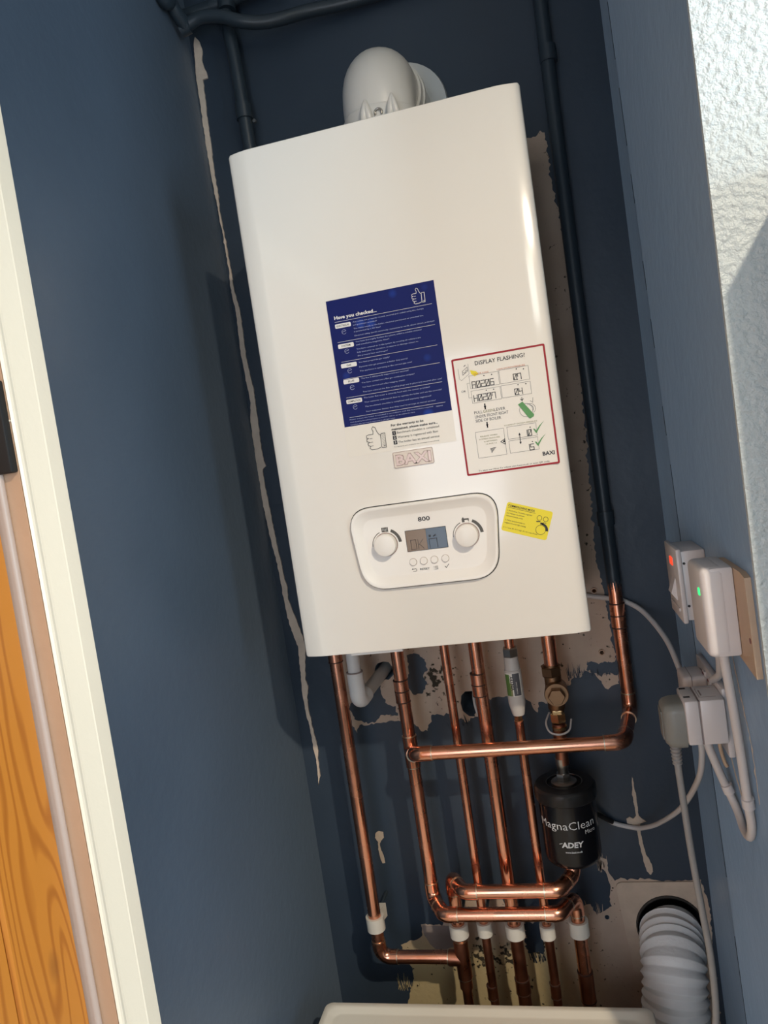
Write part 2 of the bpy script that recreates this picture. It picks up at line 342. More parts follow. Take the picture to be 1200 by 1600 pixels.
class Print:
    """flat lettering and line drawing on a plane facing -y (or wrapped through fn)"""
    def __init__(s, x0, z0, y, rot=0.0, fn=None):
        s.bm = bmesh.new(); s.x0, s.z0, s.y, s.c, s.s_ = x0, z0, y, math.cos(R_(rot)), math.sin(R_(rot)); s.fn = fn
    def pt(s, u, v):
        if s.fn: return Vector(s.fn(u, v))
        return Vector((s.x0 + u * s.c - v * s.s_, s.y, s.z0 + u * s.s_ + v * s.c))
    def face(s, pts):
        try: s.bm.faces.new([s.bm.verts.new(s.pt(u, v)) for u, v in pts])
        except ValueError: pass
    def rect(s, u0, u1, v0, v1): s.face([(u0, v0), (u1, v0), (u1, v1), (u0, v1)])
    def line(s, pts, wd, closed=False):
        P = list(pts) + ([pts[0]] if closed else [])
        for (a, b), (c, d) in zip(P, P[1:]):
            L = math.hypot(c - a, d - b) or 1e-6; ux, uz = (c - a) / L * wd / 2, (d - b) / L * wd / 2
            s.face([(a - ux + uz, b - uz - ux), (c + ux + uz, d + uz - ux), (c + ux - uz, d + uz + ux), (a - ux - uz, b - uz + ux)])
    def ring(s, cu, cv, r, wd, a0=0, a1=360, n=28, wd2=None):
        w2 = wd if wd2 is None else wd2; prev = None
        for k in range(n + 1):
            t = R_(a0 + (a1 - a0) * k / n); ww = wd + (w2 - wd) * k / n
            q = ((cu + (r - ww / 2) * math.cos(t), cv + (r - ww / 2) * math.sin(t)), (cu + (r + ww / 2) * math.cos(t), cv + (r + ww / 2) * math.sin(t)))
            if prev: s.face([prev[0], prev[1], q[1], q[0]])
            prev = q
    def disc(s, cu, cv, r, n=12): s.face([(cu + r * math.cos(2 * math.pi * k / n), cv + r * math.sin(2 * math.pi * k / n)) for k in range(n)])
    def text(s, u, v, body, h, width=None, align='L', bold=0.0, shear=0.0, rot=0.0):
        cu = bpy.data.curves.new('t', 'FONT'); cu.body = body; cu.size = 1; cu.resolution_u = 2; cu.fill_mode = 'FRONT'; cu.offset = bold; cu.shear = shear
        t = _curve_bm(cu)
        if not t.verts: t.free(); return
        xs = [q.co.x for q in t.verts]; x0, x1 = min(xs), max(xs)
        k = h / 0.73                      # capital height to em
        kx = k if width is None else width / (x1 - x0)
        W = (x1 - x0) * kx; du = {'L': 0, 'C': -W / 2, 'R': -W}[align]
        cr, sr = math.cos(R_(rot)), math.sin(R_(rot)); mp = {}
        for q in t.verts:
            a, b = (q.co.x - x0) * kx + du, q.co.y * k
            mp[q.index] = s.bm.verts.new(s.pt(u + a * cr - b * sr, v + a * sr + b * cr))
        t.verts.index_update()
        for f in t.faces:
            try: s.bm.faces.new([mp[q.index] for q in f.verts])
            except ValueError: pass
        t.free()
    def seg7(s, u, v, body, h, wd, w=None, gap=0.35):
        w = w or h * 0.55
        SEG = {'0': 'abcdefx', '1': 'bc', '2': 'abged', '4': 'fgbc', '5': 'afgcd', '6': 'afgedc', '7': 'fabc', 'A': 'efabcg', 'H': 'fegbc', 'K': 'fek', 'O': 'abcdef', '.': '.'}
        for ch in body:
            if ch == '.': s.disc(u - w * gap / 2, v, wd * 0.8, 8); continue
            q = SEG.get(ch, ''); A = {'a': ((0, h), (w, h)), 'b': ((w, h), (w, h / 2)), 'c': ((w, h / 2), (w, 0)), 'd': ((0, 0), (w, 0)), 'e': ((0, 0), (0, h / 2)), 'f': ((0, h / 2), (0, h)), 'g': ((0, h / 2), (w, h / 2)), 'x': ((0, 0), (w, h))}
            for k in q:
                if k == 'k': s.line([(u + w, v + h), (u + w * .2, v + h / 2), (u + w, v)], wd); continue
                (a, b), (c, d) = A[k]; s.line([(u + a, v + b), (u + c, v + d)], wd)
            u += w * (1 + gap)
        return u
    def thumb(s, u, v, h, wd):
        """a thumbs-up outline, h tall, thumb upwards and cuff on the right"""
        k = h
        s.line([(u + x * k, v + y * k) for x, y in ((.62, .08), (.45, .03), (.22, .03), (.14, .10), (.19, .19), (.10, .22), (.08, .31), (.16, .36), (.05, .40), (.05, .49), (.14, .53), (.05, .56), (.06, .65), (.16, .68), (.36, .68), (.38, .80), (.33, .92), (.40, 1.0), (.49, .95), (.53, .80), (.60, .66), (.68, .60))], wd)
        s.line([(u + x * k, v + y * k) for x, y in ((.70, .05), (.86, .05), (.88, .66), (.72, .66), (.68, .60), (.66, .10))], wd, True)
        s.ring(u + .80 * k, v + .13 * k, .03 * k, wd * .7, n=8)
        for y in (.22, .38, .54): s.line([(u + .19 * k, v + (y - .03) * k), (u + .30 * k, v + (y - .03) * k)], wd * .8)
    def done(s, name, mt, parent, label=None):
        o = obj_flat(name, s.bm, mt, parent, label); o['kind'] = 'stuff'; return o
def obj_flat(name, bm, mt, parent, label=None):
    off = ORG[parent]
    for v in bm.verts: v.co += Vector((0, 0, ZO)) - off
    me = bpy.data.meshes.new(name); bm.to_mesh(me); bm.free(); me.materials.append(M[mt] if isinstance(mt, str) else mt)
    o = bpy.data.objects.new(name, me); COL.objects.link(o); o.parent = parent; ORG[o] = off
    if label: o['label'] = label
    return o

# ------------------------------------------------------------------ the setting
FZ, CZ = -ZO, 1.60                       # floor and ceiling relative to the boiler's underside
def struct(name, bm, mt, smooth=None):
    return tag(obj(name, bm, mt, smooth=smooth), kind='structure')
b = B(); box(b, -0.30, 2.55, -2.70, 0.42, FZ - 0.10, FZ); struct('floor', b, 'floor')
b = B(); box(b, -0.30, 2.55, -2.70, 0.42, CZ, CZ + 0.10); struct('ceiling', b, 'ceil')
b = B()                                   # left wall: alcove side, piece over the door, piece beyond the door
box(b, -0.245, -0.145, -0.348, 0.290, FZ, CZ); box(b, -0.245, -0.145, -1.115, -0.348, 0.745, CZ); 
vy0, vy1, vz0, vz1 = -2.52, -1.68, -0.62, 0.92
box(b, -0.245, -0.145, vy1, -1.115, FZ, CZ); box(b, -0.245, -0.145, -2.60, vy0, FZ, CZ); box(b, -0.245, -0.145, vy0, vy1, FZ, vz0); box(b, -0.245, -0.145, vy0, vy1, vz1, CZ)
struct('wall_left', b, 'navy')
UP = [(0.401, 0.744), (0.419, 0.743), (0.423, 0.747), (0.431, 0.745), (0.431, 0.661), (0.435, 0.619), (0.438, 0.557), (0.439, 0.38), (0.424, 0.062), (0.432, -0.048), (0.433, -0.092), (0.434, -0.132), (0.435, -0.169), (0.423, -0.172), (0.417, -0.175), (0.409, -0.169), (0.397, -0.148), (0.383, -0.142), (0.372, -0.149), (0.359, -0.154), (0.349, -0.169), (0.337, -0.179), (0.315, -0.194), (0.307, -0.189), (0.3, -0.19), (0.294, -0.208), (0.287, -0.197), (0.276, -0.18), (0.261, -0.174), (0.247, -0.174), (0.227, -0.176), (0.209, -0.178), (0.195, -0.185), (0.182, -0.21), (0.17, -0.216), (0.156, -0.21), (0.143, -0.2), (0.13, -0.198), (0.106, -0.199), (0.102, -0.214), (0.096, -0.229), (0.082, -0.223), (0.066, -0.209), (0.046, -0.207), (0.031, -0.206), (0.014, -0.207), (-0.012, -0.209), (-0.027, -0.209), (-0.036, -0.223), (-0.041, -0.202), (-0.044, -0.179), (-0.044, -0.144), (-0.044, -0.081), (-0.044, -0.048), (0.012, 0.065), (0.22, 0.375)]
D1 = [(-0.038, -0.168), (0.021, -0.136), (0.024, -0.155), (0.026, -0.171), (0.044, -0.178), (0.047, -0.195), (0.033, -0.194), (0.016, -0.193), (0.004, -0.204), (-0.011, -0.206), (-0.033, -0.199), (-0.042, -0.176)]
D2 = [(0.079, -0.087), (0.096, -0.085), (0.111, -0.097), (0.112, -0.115), (0.104, -0.126), (0.108, -0.141), (0.1, -0.157), (0.085, -0.161), (0.075, -0.151), (0.071, -0.131), (0.079, -0.12)]
D3 = [(0.388, -0.123), (0.406, -0.128), (0.425, -0.126), (0.435, -0.133), (0.434, -0.148), (0.429, -0.151), (0.414, -0.147), (0.397, -0.147), (0.385, -0.141)]
LOW = [(0.031, -0.592), (0.051, -0.594), (0.069, -0.594), (0.118, -0.545), (0.159, -0.543), (0.188, -0.543), (0.19, -0.564), (0.246, -0.57), (0.291, -0.571), (0.339, -0.557), (0.342, -0.568), (0.348, -0.576), (0.355, -0.573), (0.375, -0.561), (0.373, -0.548), (0.378, -0.525), (0.374, -0.502), (0.363, -0.487), (0.362, -0.478), (0.369, -0.473), (0.376, -0.476), (0.378, -0.502), (0.386, -0.516), (0.396, -0.512), (0.428, -0.513), (0.48, -0.517), (0.526, -0.516), (0.535, -0.568), (0.528, -0.775), (0.527, -0.833), (-0.042, -0.853), (-0.026, -0.788), (-0.011, -0.731), (-0.001, -0.709), (0.003, -0.69), (0.0, -0.672), (-0.009, -0.649), (-0.013, -0.632), (0.005, -0.625), (0.024, -0.619), (0.03, -0.614)]
D4 = [(0.221, -0.588), (0.253, -0.588), (0.25, -0.624), (0.245, -0.647), (0.234, -0.644), (0.223, -0.646), (0.217, -0.636)]
GREY = [(0.033, -0.594), (0.095, -0.595), (0.092, -0.634), (0.069, -0.64), (0.051, -0.639), (0.043, -0.63), (0.035, -0.614)]
PEEL = [(-0.028, -0.414), (-0.022, -0.41), (-0.014, -0.413), (-0.014, -0.423), (-0.02, -0.429), (-0.024, -0.435), (-0.023, -0.445), (-0.02, -0.457), (-0.019, -0.472), (-0.024, -0.473), (-0.027, -0.462), (-0.028, -0.445), (-0.026, -0.432), (-0.031, -0.423)]
CR1 = [(0.436, -0.33), (0.438, -0.334), (0.437, -0.346), (0.439, -0.361), (0.439, -0.374), (0.439, -0.388), (0.439, -0.399), (0.45, -0.41), (0.44, -0.413), (0.438, -0.421), (0.44, -0.438), (0.441, -0.454), (0.443, -0.469), (0.45, -0.486), (0.451, -0.499), (0.446, -0.505), (0.44, -0.498), (0.437, -0.475), (0.434, -0.449), (0.433, -0.426), (0.431, -0.417), (0.419, -0.412), (0.418, -0.404), (0.424, -0.4), (0.43, -0.404), (0.434, -0.399), (0.434, -0.381), (0.433, -0.361)]
CRACK = [(-0.145, 1.041), (-0.138, 1.034), (-0.135, 1.016), (-0.139, 0.998), (-0.133, 0.976), (-0.133, 0.968), (-0.142, 0.968), (-0.143, 0.955), (-0.145, 0.917), (-0.146, 0.878), (-0.147, 0.845), (-0.149, 0.801), (-0.148, 0.78), (-0.15, 0.734), (-0.148, 0.705), (-0.145, 0.642), (-0.143, 0.602), (-0.137, 0.566), (-0.136, 0.526), (-0.135, 0.48), (-0.132, 0.451), (-0.128, 0.421), (-0.129, 0.369), (-0.131, 0.329), (-0.131, 0.294), (-0.128, 0.284), (-0.135, 0.279), (-0.135, 0.247), (-0.133, 0.188), (-0.129, 0.119), (-0.126, 0.074), (-0.123, 0.062), (-0.126, 0.038), (-0.117, 0.001), (-0.11, -0.029), (-0.106, -0.054), (-0.112, -0.083), (-0.117, -0.116), (-0.113, -0.128), (-0.119, -0.15), (-0.119, -0.18), (-0.116, -0.221), (-0.113, -0.248), (-0.117, -0.27), (-0.117, -0.3), (-0.124, -0.317), (-0.12, -0.272), (-0.122, -0.247), (-0.122, -0.211), (-0.126, -0.174), (-0.127, -0.143), (-0.124, -0.101), (-0.121, -0.052), (-0.128, -0.022), (-0.132, 0.003), (-0.134, 0.033), (-0.134, 0.063), (-0.136, 0.108), (-0.141, 0.153), (-0.145, 0.213), (-0.146, 0.266), (-0.147, 0.296), (-0.144, 0.342), (-0.143, 0.371), (-0.138, 0.4), (-0.14, 0.437), (-0.144, 0.482), (-0.145, 0.528), (-0.144, 0.562), (-0.149, 0.603), (-0.149, 0.637), (-0.151, 0.7), (-0.153, 0.757), (-0.155, 0.791), (-0.155, 0.83), (-0.156, 0.875), (-0.154, 0.924), (-0.154, 0.952), (-0.154, 0.979), (-0.151, 1.006), (-0.149, 1.031)]
VENT = [(0.386, -0.522), (0.395, -0.517), (0.521, -0.518), (0.526, -0.527), (0.525, -0.659), (0.512, -0.682), (0.409, -0.674), (0.398, -0.669), (0.394, -0.654)]

vent_hole = circle(0.4675, -0.597, 0.0545, 36); black_hole = [(0.165, -0.196), (0.163, -0.182), (0.166, -0.168), (0.174, -0.161), (0.185, -0.161), (0.196, -0.163), (0.200, -0.180), (0.199, -0.200), (0.190, -0.208), (0.175, -0.206)]
cond_hole = circle(0.034, -0.1115, 0.0172, 20, jit=0.07, seed=4); plug_a = circle(0.414, -0.005, 0.0050, 14); plug_b = circle(0.4135, -0.111, 0.0050, 14); small_hole = circle(0.3645, -0.581, 0.0042, 12)
holes = [vent_hole, black_hole, cond_hole, plug_a, plug_b, small_hole]
wb = struct('wall_back', fill2d([[(-0.245, FZ), (0.640, FZ), (0.640, CZ), (-0.245, CZ)]] + holes, 0.10, 0.29), 'navy')
def on_wall(name, loops, y, mt, thick, label=None):
    return obj(name, fill2d(loops, thick, y), mt, wb, label=label)
b = B(); box(b, -0.1, 0.64, 0.391, 0.40, -0.8, 0.1); obj('cavity_backing', b, 'hole', wb)
near_hole = lambda L, g: [(x, z) for x, z in L]
on_wall('bare_plaster', [ragged(UP, 0.0042, 0.0035, 1), black_hole, cond_hole, plug_a, plug_b], 0.2894, 'plaster', 0.0006, 'bare pinkish plaster left unpainted behind and below the boiler')
on_wall('bare_plaster', [ragged(LOW, 0.0030, 0.0035, 2), vent_hole, small_hole], 0.2894, 'plaster', 0.0006, 'bare yellowed and mould-specked plaster behind the lower pipes')
on_wall('paint_dab', [ragged(D1, 0.0035, 0.003, 3)], 0.2889, 'navy', 0.0005)
on_wall('paint_dab', [ragged(D2, 0.0030, 0.003, 4)], 0.2889, 'navy', 0.0005)
on_wall('paint_dab', [ragged(D3, 0.0050, 0.0022, 5)], 0.2889, 'navy', 0.0005)
on_wall('paint_dab', [ragged(D4, 0.0050, 0.0022, 6)], 0.2889, 'navy', 0.0005)
on_wall('filler_patch', [ragged(GREY, 0.0012, 0.004, 7)], 0.2889, 'greyfill', 0.0005, 'smooth grey patch of filler')
on_wall('peeled_patch', [ragged(PEEL, 0.0010, 0.002, 8)], 0.2892, 'filler', 0.0010, 'small torn spoon-shaped patch of bare plaster')
on_wall('crack_filler', [ragged(CR1, 0.0010, 0.002, 9)], 0.2880, 'filler', 0.0022, 'thin crack with a cross-shaped blob of plaster')
def brush(px, pz, n, sx, h, seed, y=0.2886, mt='plaster'):
    """dry brush strokes at a paint edge"""
    rnd = random.Random(seed); bm = B()
    for k in range(n):
        x = px + rnd.uniform(-sx, sx); z = pz + rnd.uniform(-.3, .3) * h; l = h * rnd.uniform(.3, 1); ww = rnd.uniform(.0003, .0011); dx = rnd.uniform(-.25, .25) * l
        prism(bm, [(x - ww, y, z), (x + ww, y, z), (x + dx + ww * .2, y, z + l), (x + dx - ww * .2, y, z + l)], (0, 0.0003, 0))
    o = obj('brush_strokes', bm, mt, wb); o['kind'] = 'stuff'; return o
brush(-0.008, -0.715, 26, 0.022, 0.022, 11); brush(0.375, -0.150, 34, 0.022, 0.022, 12, mt='navy'); brush(0.236, -0.660, 30, 0.014, 0.022, 13, mt='navy')
brush(0.367, -0.49, 30, 0.008, 0.030, 14); brush(0.155, -0.222, 26, 0.022, 0.018, 15, mt='navy'); brush(0.345, -0.575, 16, 0.014, 0.024, 16)
brush(0.215, -0.196, 18, 0.02, 0.014, 17, mt='navy'); brush(0.415, -0.150, 20, 0.018, 0.012, 18, mt='navy')
# filled crack up the left back corner
def shift(x, z): 
    t = min(1, max(0, (z - 0.42) / 0.25)); return max(-0.1449, x + 0.011 * t)
CK = [(shift(x, z), z) for x, z in CRACK]
on_wall('corner_filler', [ragged(CK, 0.0013, 0.004, 19)], 0.2870, 'filler2', 0.0030, 'rough strip of pale filler running down the left back corner')
for nm, (cx, cz) in (('wall_plug', (0.414, -0.005)), ('wall_plug', (0.4135, -0.111))):
    b = B(); lathe(b, [(0.0034, -0.03), (0.0034, 0.004), (0.0052, 0.004), (0.0052, 0.0), (0.0046, -0.03)], (cx, 0.2885, cz), (0, -1, 0), 14, caps=False); obj(nm, b, 'tan', wb, 40)
for (x, z, r) in ((0.38, -0.075, .0014), (0.352, -0.092, .0014), (0.362, -0.10, .0010), (0.33, -0.06, .0012)):
    b = B(); lathe(b, [(r, 0), (r, .0004)], (x, .2893, z), (0, -1, 0), 8); obj('nail_hole', b, 'gap', wb)

# right side of the alcove, with the lining board in front of it and the textured wall that turns off to the right
b = B(); box(b, 0.538, 0.640, -0.258, 0.290, FZ, CZ); wr = struct('wall_right', b, 'navy')
rnd = random.Random(5)
zs = [FZ + (CZ - FZ) * k / 70 for k in range(71)]
edge = [(0.533, 0.106 + 0.0818 * z + 0.0016 * mnoise.noise(Vector((z * 26, 3, 1))), z) for z in zs]
b = B(); prism(b, [(0.533, -0.262, FZ)] + edge + [(0.533, -0.262, CZ)], (0.005, 0, 0)); obj('lining_board', b, 'navy_lit', wr)
b = B()                                   # chipped, paler front arris of the board
for k, (x, y, z) in enumerate(edge[:-1]):
    if mnoise.noise(Vector((z * 17, 9, 4))) > -0.05:
        tube(b, [(x - .0002, y - .0006, z), (edge[k + 1][0] - .0002, edge[k + 1][1] - .0006, edge[k + 1][2])], 0.0006, 5)
o = obj('board_edge', b, 'navy_pipe', wr); 
b = B(); box(b, 0.533, 2.45, -0.268, -0.262, FZ, CZ); box(b, 0.642, 2.45, -0.262, -0.168, FZ, CZ); struct('wall_front', b, 'white_wall')
b = B()                                   # cracked line beside the sockets, low on the right wall
pts = smoothpath([(0.5325, -0.135, -0.005), (0.5325, -0.150, -0.035), (0.5325, -0.160, -0.058), (0.5325, -0.172, -0.078), (0.5325, -0.178, -0.11), (0.5325, -0.182, -0.15)], 6)
pts = [p + Vector((0, .004 * mnoise.noise(p * 150), 0)) for p in pts]; tube(b, pts, [0.0003 + 0.0016 * abs(mnoise.noise(Vector((i * .5, 2, 2)))) for i in range(len(pts))], 6); obj('wall_crack', b, 'filler', wr)
b = B(); pts = smoothpath([(0.5325, -0.062, -0.150), (0.5325, -0.075, -0.165), (0.5325, -0.09, -0.176), (0.5325, -0.105, -0.186)], 6)
tube(b, pts, 0.0008, 6); obj('wall_crack', b, 'filler', wr)

# rest of the room, behind the camera
b = B(); wz0, wz1, wy0, wy1 = -0.38, 0.88, -1.94, -0.86
box(b, 2.45, 2.55, -2.60, wy0, FZ, CZ); box(b, 2.45, 2.55, wy1, -0.168, FZ, CZ); box(b, 2.45, 2.55, wy0, wy1, FZ, wz0); box(b, 2.45, 2.55, wy0, wy1, wz1, CZ)
struct('wall_side', b, 'room')
b = B(); ux0, ux1, uz0, uz1 = 1.17, 1.73, 0.93, 1.585
box(b, -0.245, ux0, -2.70, -2.60, FZ, CZ); box(b, ux1, 2.55, -2.70, -2.60, FZ, CZ); box(b, ux0, ux1, -2.70, -2.60, FZ, uz0); box(b, ux0, ux1, -2.70, -2.60, uz1, CZ)
struct('wall_rear', b, 'room')
b = B(); t = .035
box(b, ux0, ux1, -2.68, -2.63, uz0, uz0 + t); box(b, ux0, ux1, -2.68, -2.63, uz1 - t, uz1); box(b, ux0, ux0 + t, -2.68, -2.63, uz0 + t, uz1 - t); box(b, ux1 - t, ux1, -2.68, -2.63, uz0 + t, uz1 - t)
w3 = struct('window_3', b, 'cream'); b = B(); box(b, ux0 + t, ux1 - t, -2.657, -2.653, uz0 + t, uz1 - t); obj('pane', b, 'glass', w3)
b = B(); t = .045
box(b, 2.48, 2.53, wy0, wy1, wz0, wz0 + t); box(b, 2.48, 2.53, wy0, wy1, wz1 - t, wz1); box(b, 2.48, 2.53, wy0, wy0 + t, wz0 + t, wz1 - t); box(b, 2.48, 2.53, wy1 - t, wy1, wz0 + t, wz1 - t)
w1 = struct('window_1', b, 'cream'); b = B(); box(b, 2.50, 2.504, wy0 + t, wy1 - t, wz0 + t, wz1 - t); obj('pane', b, 'glass', w1)
b = B()
box(b, -.225, -.175, vy0, vy1, vz0, vz0 + t); box(b, -.225, -.175, vy0, vy1, vz1 - t, vz1); box(b, -.225, -.175, vy0, vy0 + t, vz0 + t, vz1 - t); box(b, -.225, -.175, vy1 - t, vy1, vz0 + t, vz1 - t)
w2 = struct('fill_window', b, 'cream'); b = B(); box(b, -.202, -.198, vy0 + t, vy1 - t, vz0 + t, vz1 - t); obj('pane', b, 'glass', w2)  # made-up window, added as a frame for the left fill lamp
# unseen boxing added to shade the lower front wall, just right of the view
b = B(); box(b, 0.602, 1.20, -0.400, -0.2685, FZ, 0.46, .004); struct('shade_boxing', b, 'white_wall')

# door in the left wall: pine planks, jamb, architrave, black rim-latch keep
JY = -0.348
JF = -0.3552                              # face of the jamb, looking along the wall
b = B()
prof = [(JY, -0.150), (JY, -0.160), (JY - 0.001, -0.1635), (JY - 0.004, -0.1665), (JY - 0.008, -0.168), (JY - 0.012, -0.168), (JY - 0.012, -0.244), (JY + 0.0, -0.244)]
prism(b, [(x, y, FZ) for y, x in [(JY, -0.1465), (JY, -0.244), (JF, -0.244), (JF, -0.1300), (JF + .0030, -0.1300), (JF + .0030, -0.1465)]], (0, 0, 0.742 - FZ))
box(b, -0.244, -0.1465, -1.1025, JF, 0.7425, 0.745); box(b, -0.244, -0.1465, -1.115, -1.1025, FZ, 0.745)
jamb = struct('trim_1', b, 'tan')
b = B(); box(b, -0.185, -0.1460, JF - 0.0085, JF, FZ, 0.7325, 0.0035, 3); obj('door_stop', b, 'edge', jamb, 40, 'greyish rounded stop along the door edge')
b = B()                                   # architrave with a bead on the inner edge
AP = [(-0.2870, -0.145), (-0.2870, -0.1295), (-0.2885, -0.1280), (-0.3120, -0.1262), (-0.3135, -0.1268), (-0.3390, -0.1295), (-0.3425, -0.1296), (-0.3445, -0.1280), (-0.3470, -0.1266), (-0.3500, -0.1260), (-0.3530, -0.1264), (-0.3552, -0.1285), (-0.3525, -0.1300), (-0.3525, -0.145)]
prism(b, [(x, y, FZ) for y, x in AP], (0, 0, 0.818 - FZ)); box(b, -0.145, -0.1275, -1.18, -0.3530, 0.7425, 0.818, .003); box(b, -0.145, -0.1275, -1.18, -1.107, FZ, 0.742, .003)
arch = struct('trim_2', b, 'cream')
b = B(); pts = smoothpath([(-0.1320, JF - .0004, 0.352), (-0.1305, JF - .0004, 0.350), (-0.1290, -0.3552, 0.350)], 5); tube(b, pts, 0.0009, 6); obj('paint_drip', b, 'cream', arch)
b = B(); box(b, -0.2040, -0.1295, JF - 0.0105, JF - 0.0001, 0.300, 0.389, 0.0020)
keep = obj('latch_keep', b, 'black', jamb, 40, 'black iron rim-latch keep screwed to the tan jamb')
for z in (0.322, 0.366):
    b = B(); lathe(b, [(0.0042, 0), (0.0042, .001), (0.003, .0016)], (-0.146, JF - 0.0105, z), (0, -1, 0), 12); obj('screw', b, 'black', keep, 40)
db = B(); box(db, -0.206, -0.176, -1.10, -0.366, FZ + .005, 0.73); door = struct('door_1', db, 'pine')
y1 = -0.3645; widths = [0.085, 0.104, 0.104, 0.104, 0.104, 0.104, 0.121]
for k, wd in enumerate(widths):
    y0 = y1 - wd; b = B(); box(b, -0.176, -0.1525, y0 + .0006, y1 - .0006, FZ + .006, 0.728, 0.003, 1)
    obj('plank', b, 'pine' if k % 2 == 0 else 'pine2', door); y1 = y0

# ceiling spotlight fitting (the lamp that lights the cupboard)
t = thing('ceiling_spotlight', 'round white ceiling spotlight in the room in front of the cupboard', 'lamp', (LAMP[0], LAMP[1], CZ))
b = B(); lathe(b, [(0.05, 0), (0.05, -.012), (0.012, -.016), (0.012, -.05)], (LAMP[0], LAMP[1], CZ), n=24); obj('rose', b, 'plastic', t, 40)
b = B(); lathe(b, [(0.026, .072), (0.034, .068), (0.036, .0), (0.033, .0), (0.031, .060)], LAMP, n=24, caps=False); obj('shade', b, 'plastic', t, 40)

# ------------------------------------------------------------------ the boiler
bo = thing('boiler', 'white wall-hung combi boiler with stickers and a control panel', 'boiler', (0.195, 0.14, 0.0))
half = [(0, .278), (0, .0090), (.0004, .0070), (.0014, .0056), (.0030, .0047)] + [(.0030 + .0250 * k / 8, .0047 * (1 - k / 8) ** 1.6) for k in range(1, 9)]
prof = half + [(.39 - x, y) for x, y in half[::-1]]
def scaled(ins):
    out = []
    for x, y in prof: out.append((0.195 + (x - .195) * (1 - ins / .195) * 1.016, y + ins * 0.8 * (1 if y < .1 else 0)))
    return out
b = B(); rings = []
for z, ins in ((-.0004, .0030), (.0002, .0008), (.0022, 0), (.7000, 0), (.7032, .0012), (.7045, .0036)):
    rings.append([b.verts.new((x, y, z)) for x, y in scaled(ins)])
for a, c in zip(rings, rings[1:]):
    for k in range(len(prof)): b.faces.new((a[k], a[(k + 1) % len(prof)], c[(k + 1) % len(prof)], c[k]))
b.faces.new(rings[0][::-1]); b.faces.new(rings[-1])
obj('casing', b, 'boiler', bo, 24)
b = B(); box(b, 0.03, 0.36, 0.278, 0.2899, 0.03, 0.67); obj('wall_bracket', b, 'chrome', bo)
b = B(); prism(b, [(0.062, 0.010, -0.0005), (0.062, 0.075, -0.0005), (0.062, 0.075, -0.0020), (0.062, 0.010, -0.0055)], (0.075, 0, 0)); obj('drop_flap', b, 'panelw', bo, label='thin white flap hanging just below the casing')
b = B(); lathe(b, [(.012, 0), (.013, -.004), (.013, -.013), (.010, -.016)], (0.250, 0.16, 0), n=20); box(b, 0.243, 0.256, 0.148, 0.172, -.024, -.016, .002); obj('drain_cap', b, 'fblackm', bo, 40, 'black cap under the casing')

# checklist sticker
st = obj('checklist_sticker', fill2d([[(0.1045, 0.2722), (0.2533, 0.2722), (0.2533, 0.4838), (0.1045, 0.4838)]], .0002, -.0003), 'stick', bo, label='blue and white printed checklist sticker')
obj('blue_print', fill2d([[(0.1050, 0.3130), (0.2530, 0.3130), (0.2530, 0.4835), (0.1050, 0.4835)]], .00015, -.0005), 'bsticker', st)
P = Print(0.105, 0.484, -.0007)
mm = .001
T = lambda u, v, s, h, wd=None, bold=0.0, al='L': P.text(u * mm, v * mm, s, h * mm, None if wd is None else wd * mm, al, bold)
T(8.2, -26.6, 'Have you checked...', 4.6, 59, 0.028)
for v, x0, x1 in ((-30.0, 8, 141.5), (-57.2, 8, 141.8), (-83.8, 9, 141), (-107, 8, 141), (-132.1, 8.5, 140.5), (-159, 9, 141)): P.rect(x0 * mm, x1 * mm, (v - .18) * mm, (v + .18) * mm)
P.thumb(.1155, -.0270, .0205, .0007)
for v in (-35.8, -62.9, -89.2, -110.8, -137.7):
    P.face([(x - .105 - 0, z) for x, z in [(q[0] + .105, q[1]) for q in rrect(.0078, .0298, (v - 2.9) * mm, (v + 2.9) * mm, .0014, 3)]])
P.done('white_lettering', 'white_ink', st)
P = Print(0.105, 0.484, -.0007)
fine = [(-34.8, 'Any cables are properly routed, secured and sealed using the clamps', 97), (-38.8, 'and grommets provided?', 33), (-43.6, 'The mains supply to the boiler, electrical permanent or switched live,', 96), (-47.6, 'is protected by a 3A fuse?', 37), (-53.0, 'Electrical safety (earth continuity, resistance to earth, short circuit, polarity)?', 109),
        (-61.2, 'You have thoroughly flushed the system, added a suitable inhibitor', 91), (-65.4, 'and installed a magnetic filter?', 46), (-71.0, 'You have removed air in the system, by ensuring all radiators are', 88), (-75.4, 'fully bled prior to operation, to ensure no damage occurs to', 84), (-79.9, 'the primary heat exchanger?', 42),
        (-88.9, 'You have purged the gas supply?', 43), (-94.9, 'Dynamic inlet gas pressure at boiler (key point)?', 67), (-100.5, 'The appliance is operating at the correct gas rate?', 72),
        (-110.6, 'The flue is adequately supported and secured?', 66), (-116.4, 'You have carried out a flue gas combustion analysis?', 73), (-122.3, 'You have carried out a flue integrity check?', 59), (-128.5, 'You have ensured the flue sampling plugs are in place and secured after use?', 108),
        (-136.8, 'The boiler flue cover is securely fixed with the screws provided?', 91), (-142.6, 'Your customer understands how to operate the boiler and use the controls?', 106), (-148.5, 'The benchmark checklist is completed and warranty registered?', 91), (-155.2, 'Your customer knows that they need to arrange an annual service?', 96),
        (-162.6, 'Please ensure the boiler is installed in accordance with the instructions supplied', 115), (-166.2, 'check by calling the technical helpline on 0344 871 1525 or see the website for more', 90), (-169.6, 'Complete the warranty at www.baxi.co.uk/registration', 62)]
for v, s, wd in fine: T(32.6 if v > -160 else 8.8, v, s, 1.75 if v > -160 else 1.4, wd)
T(128, -163.5, '7688306', 1.4, 9)
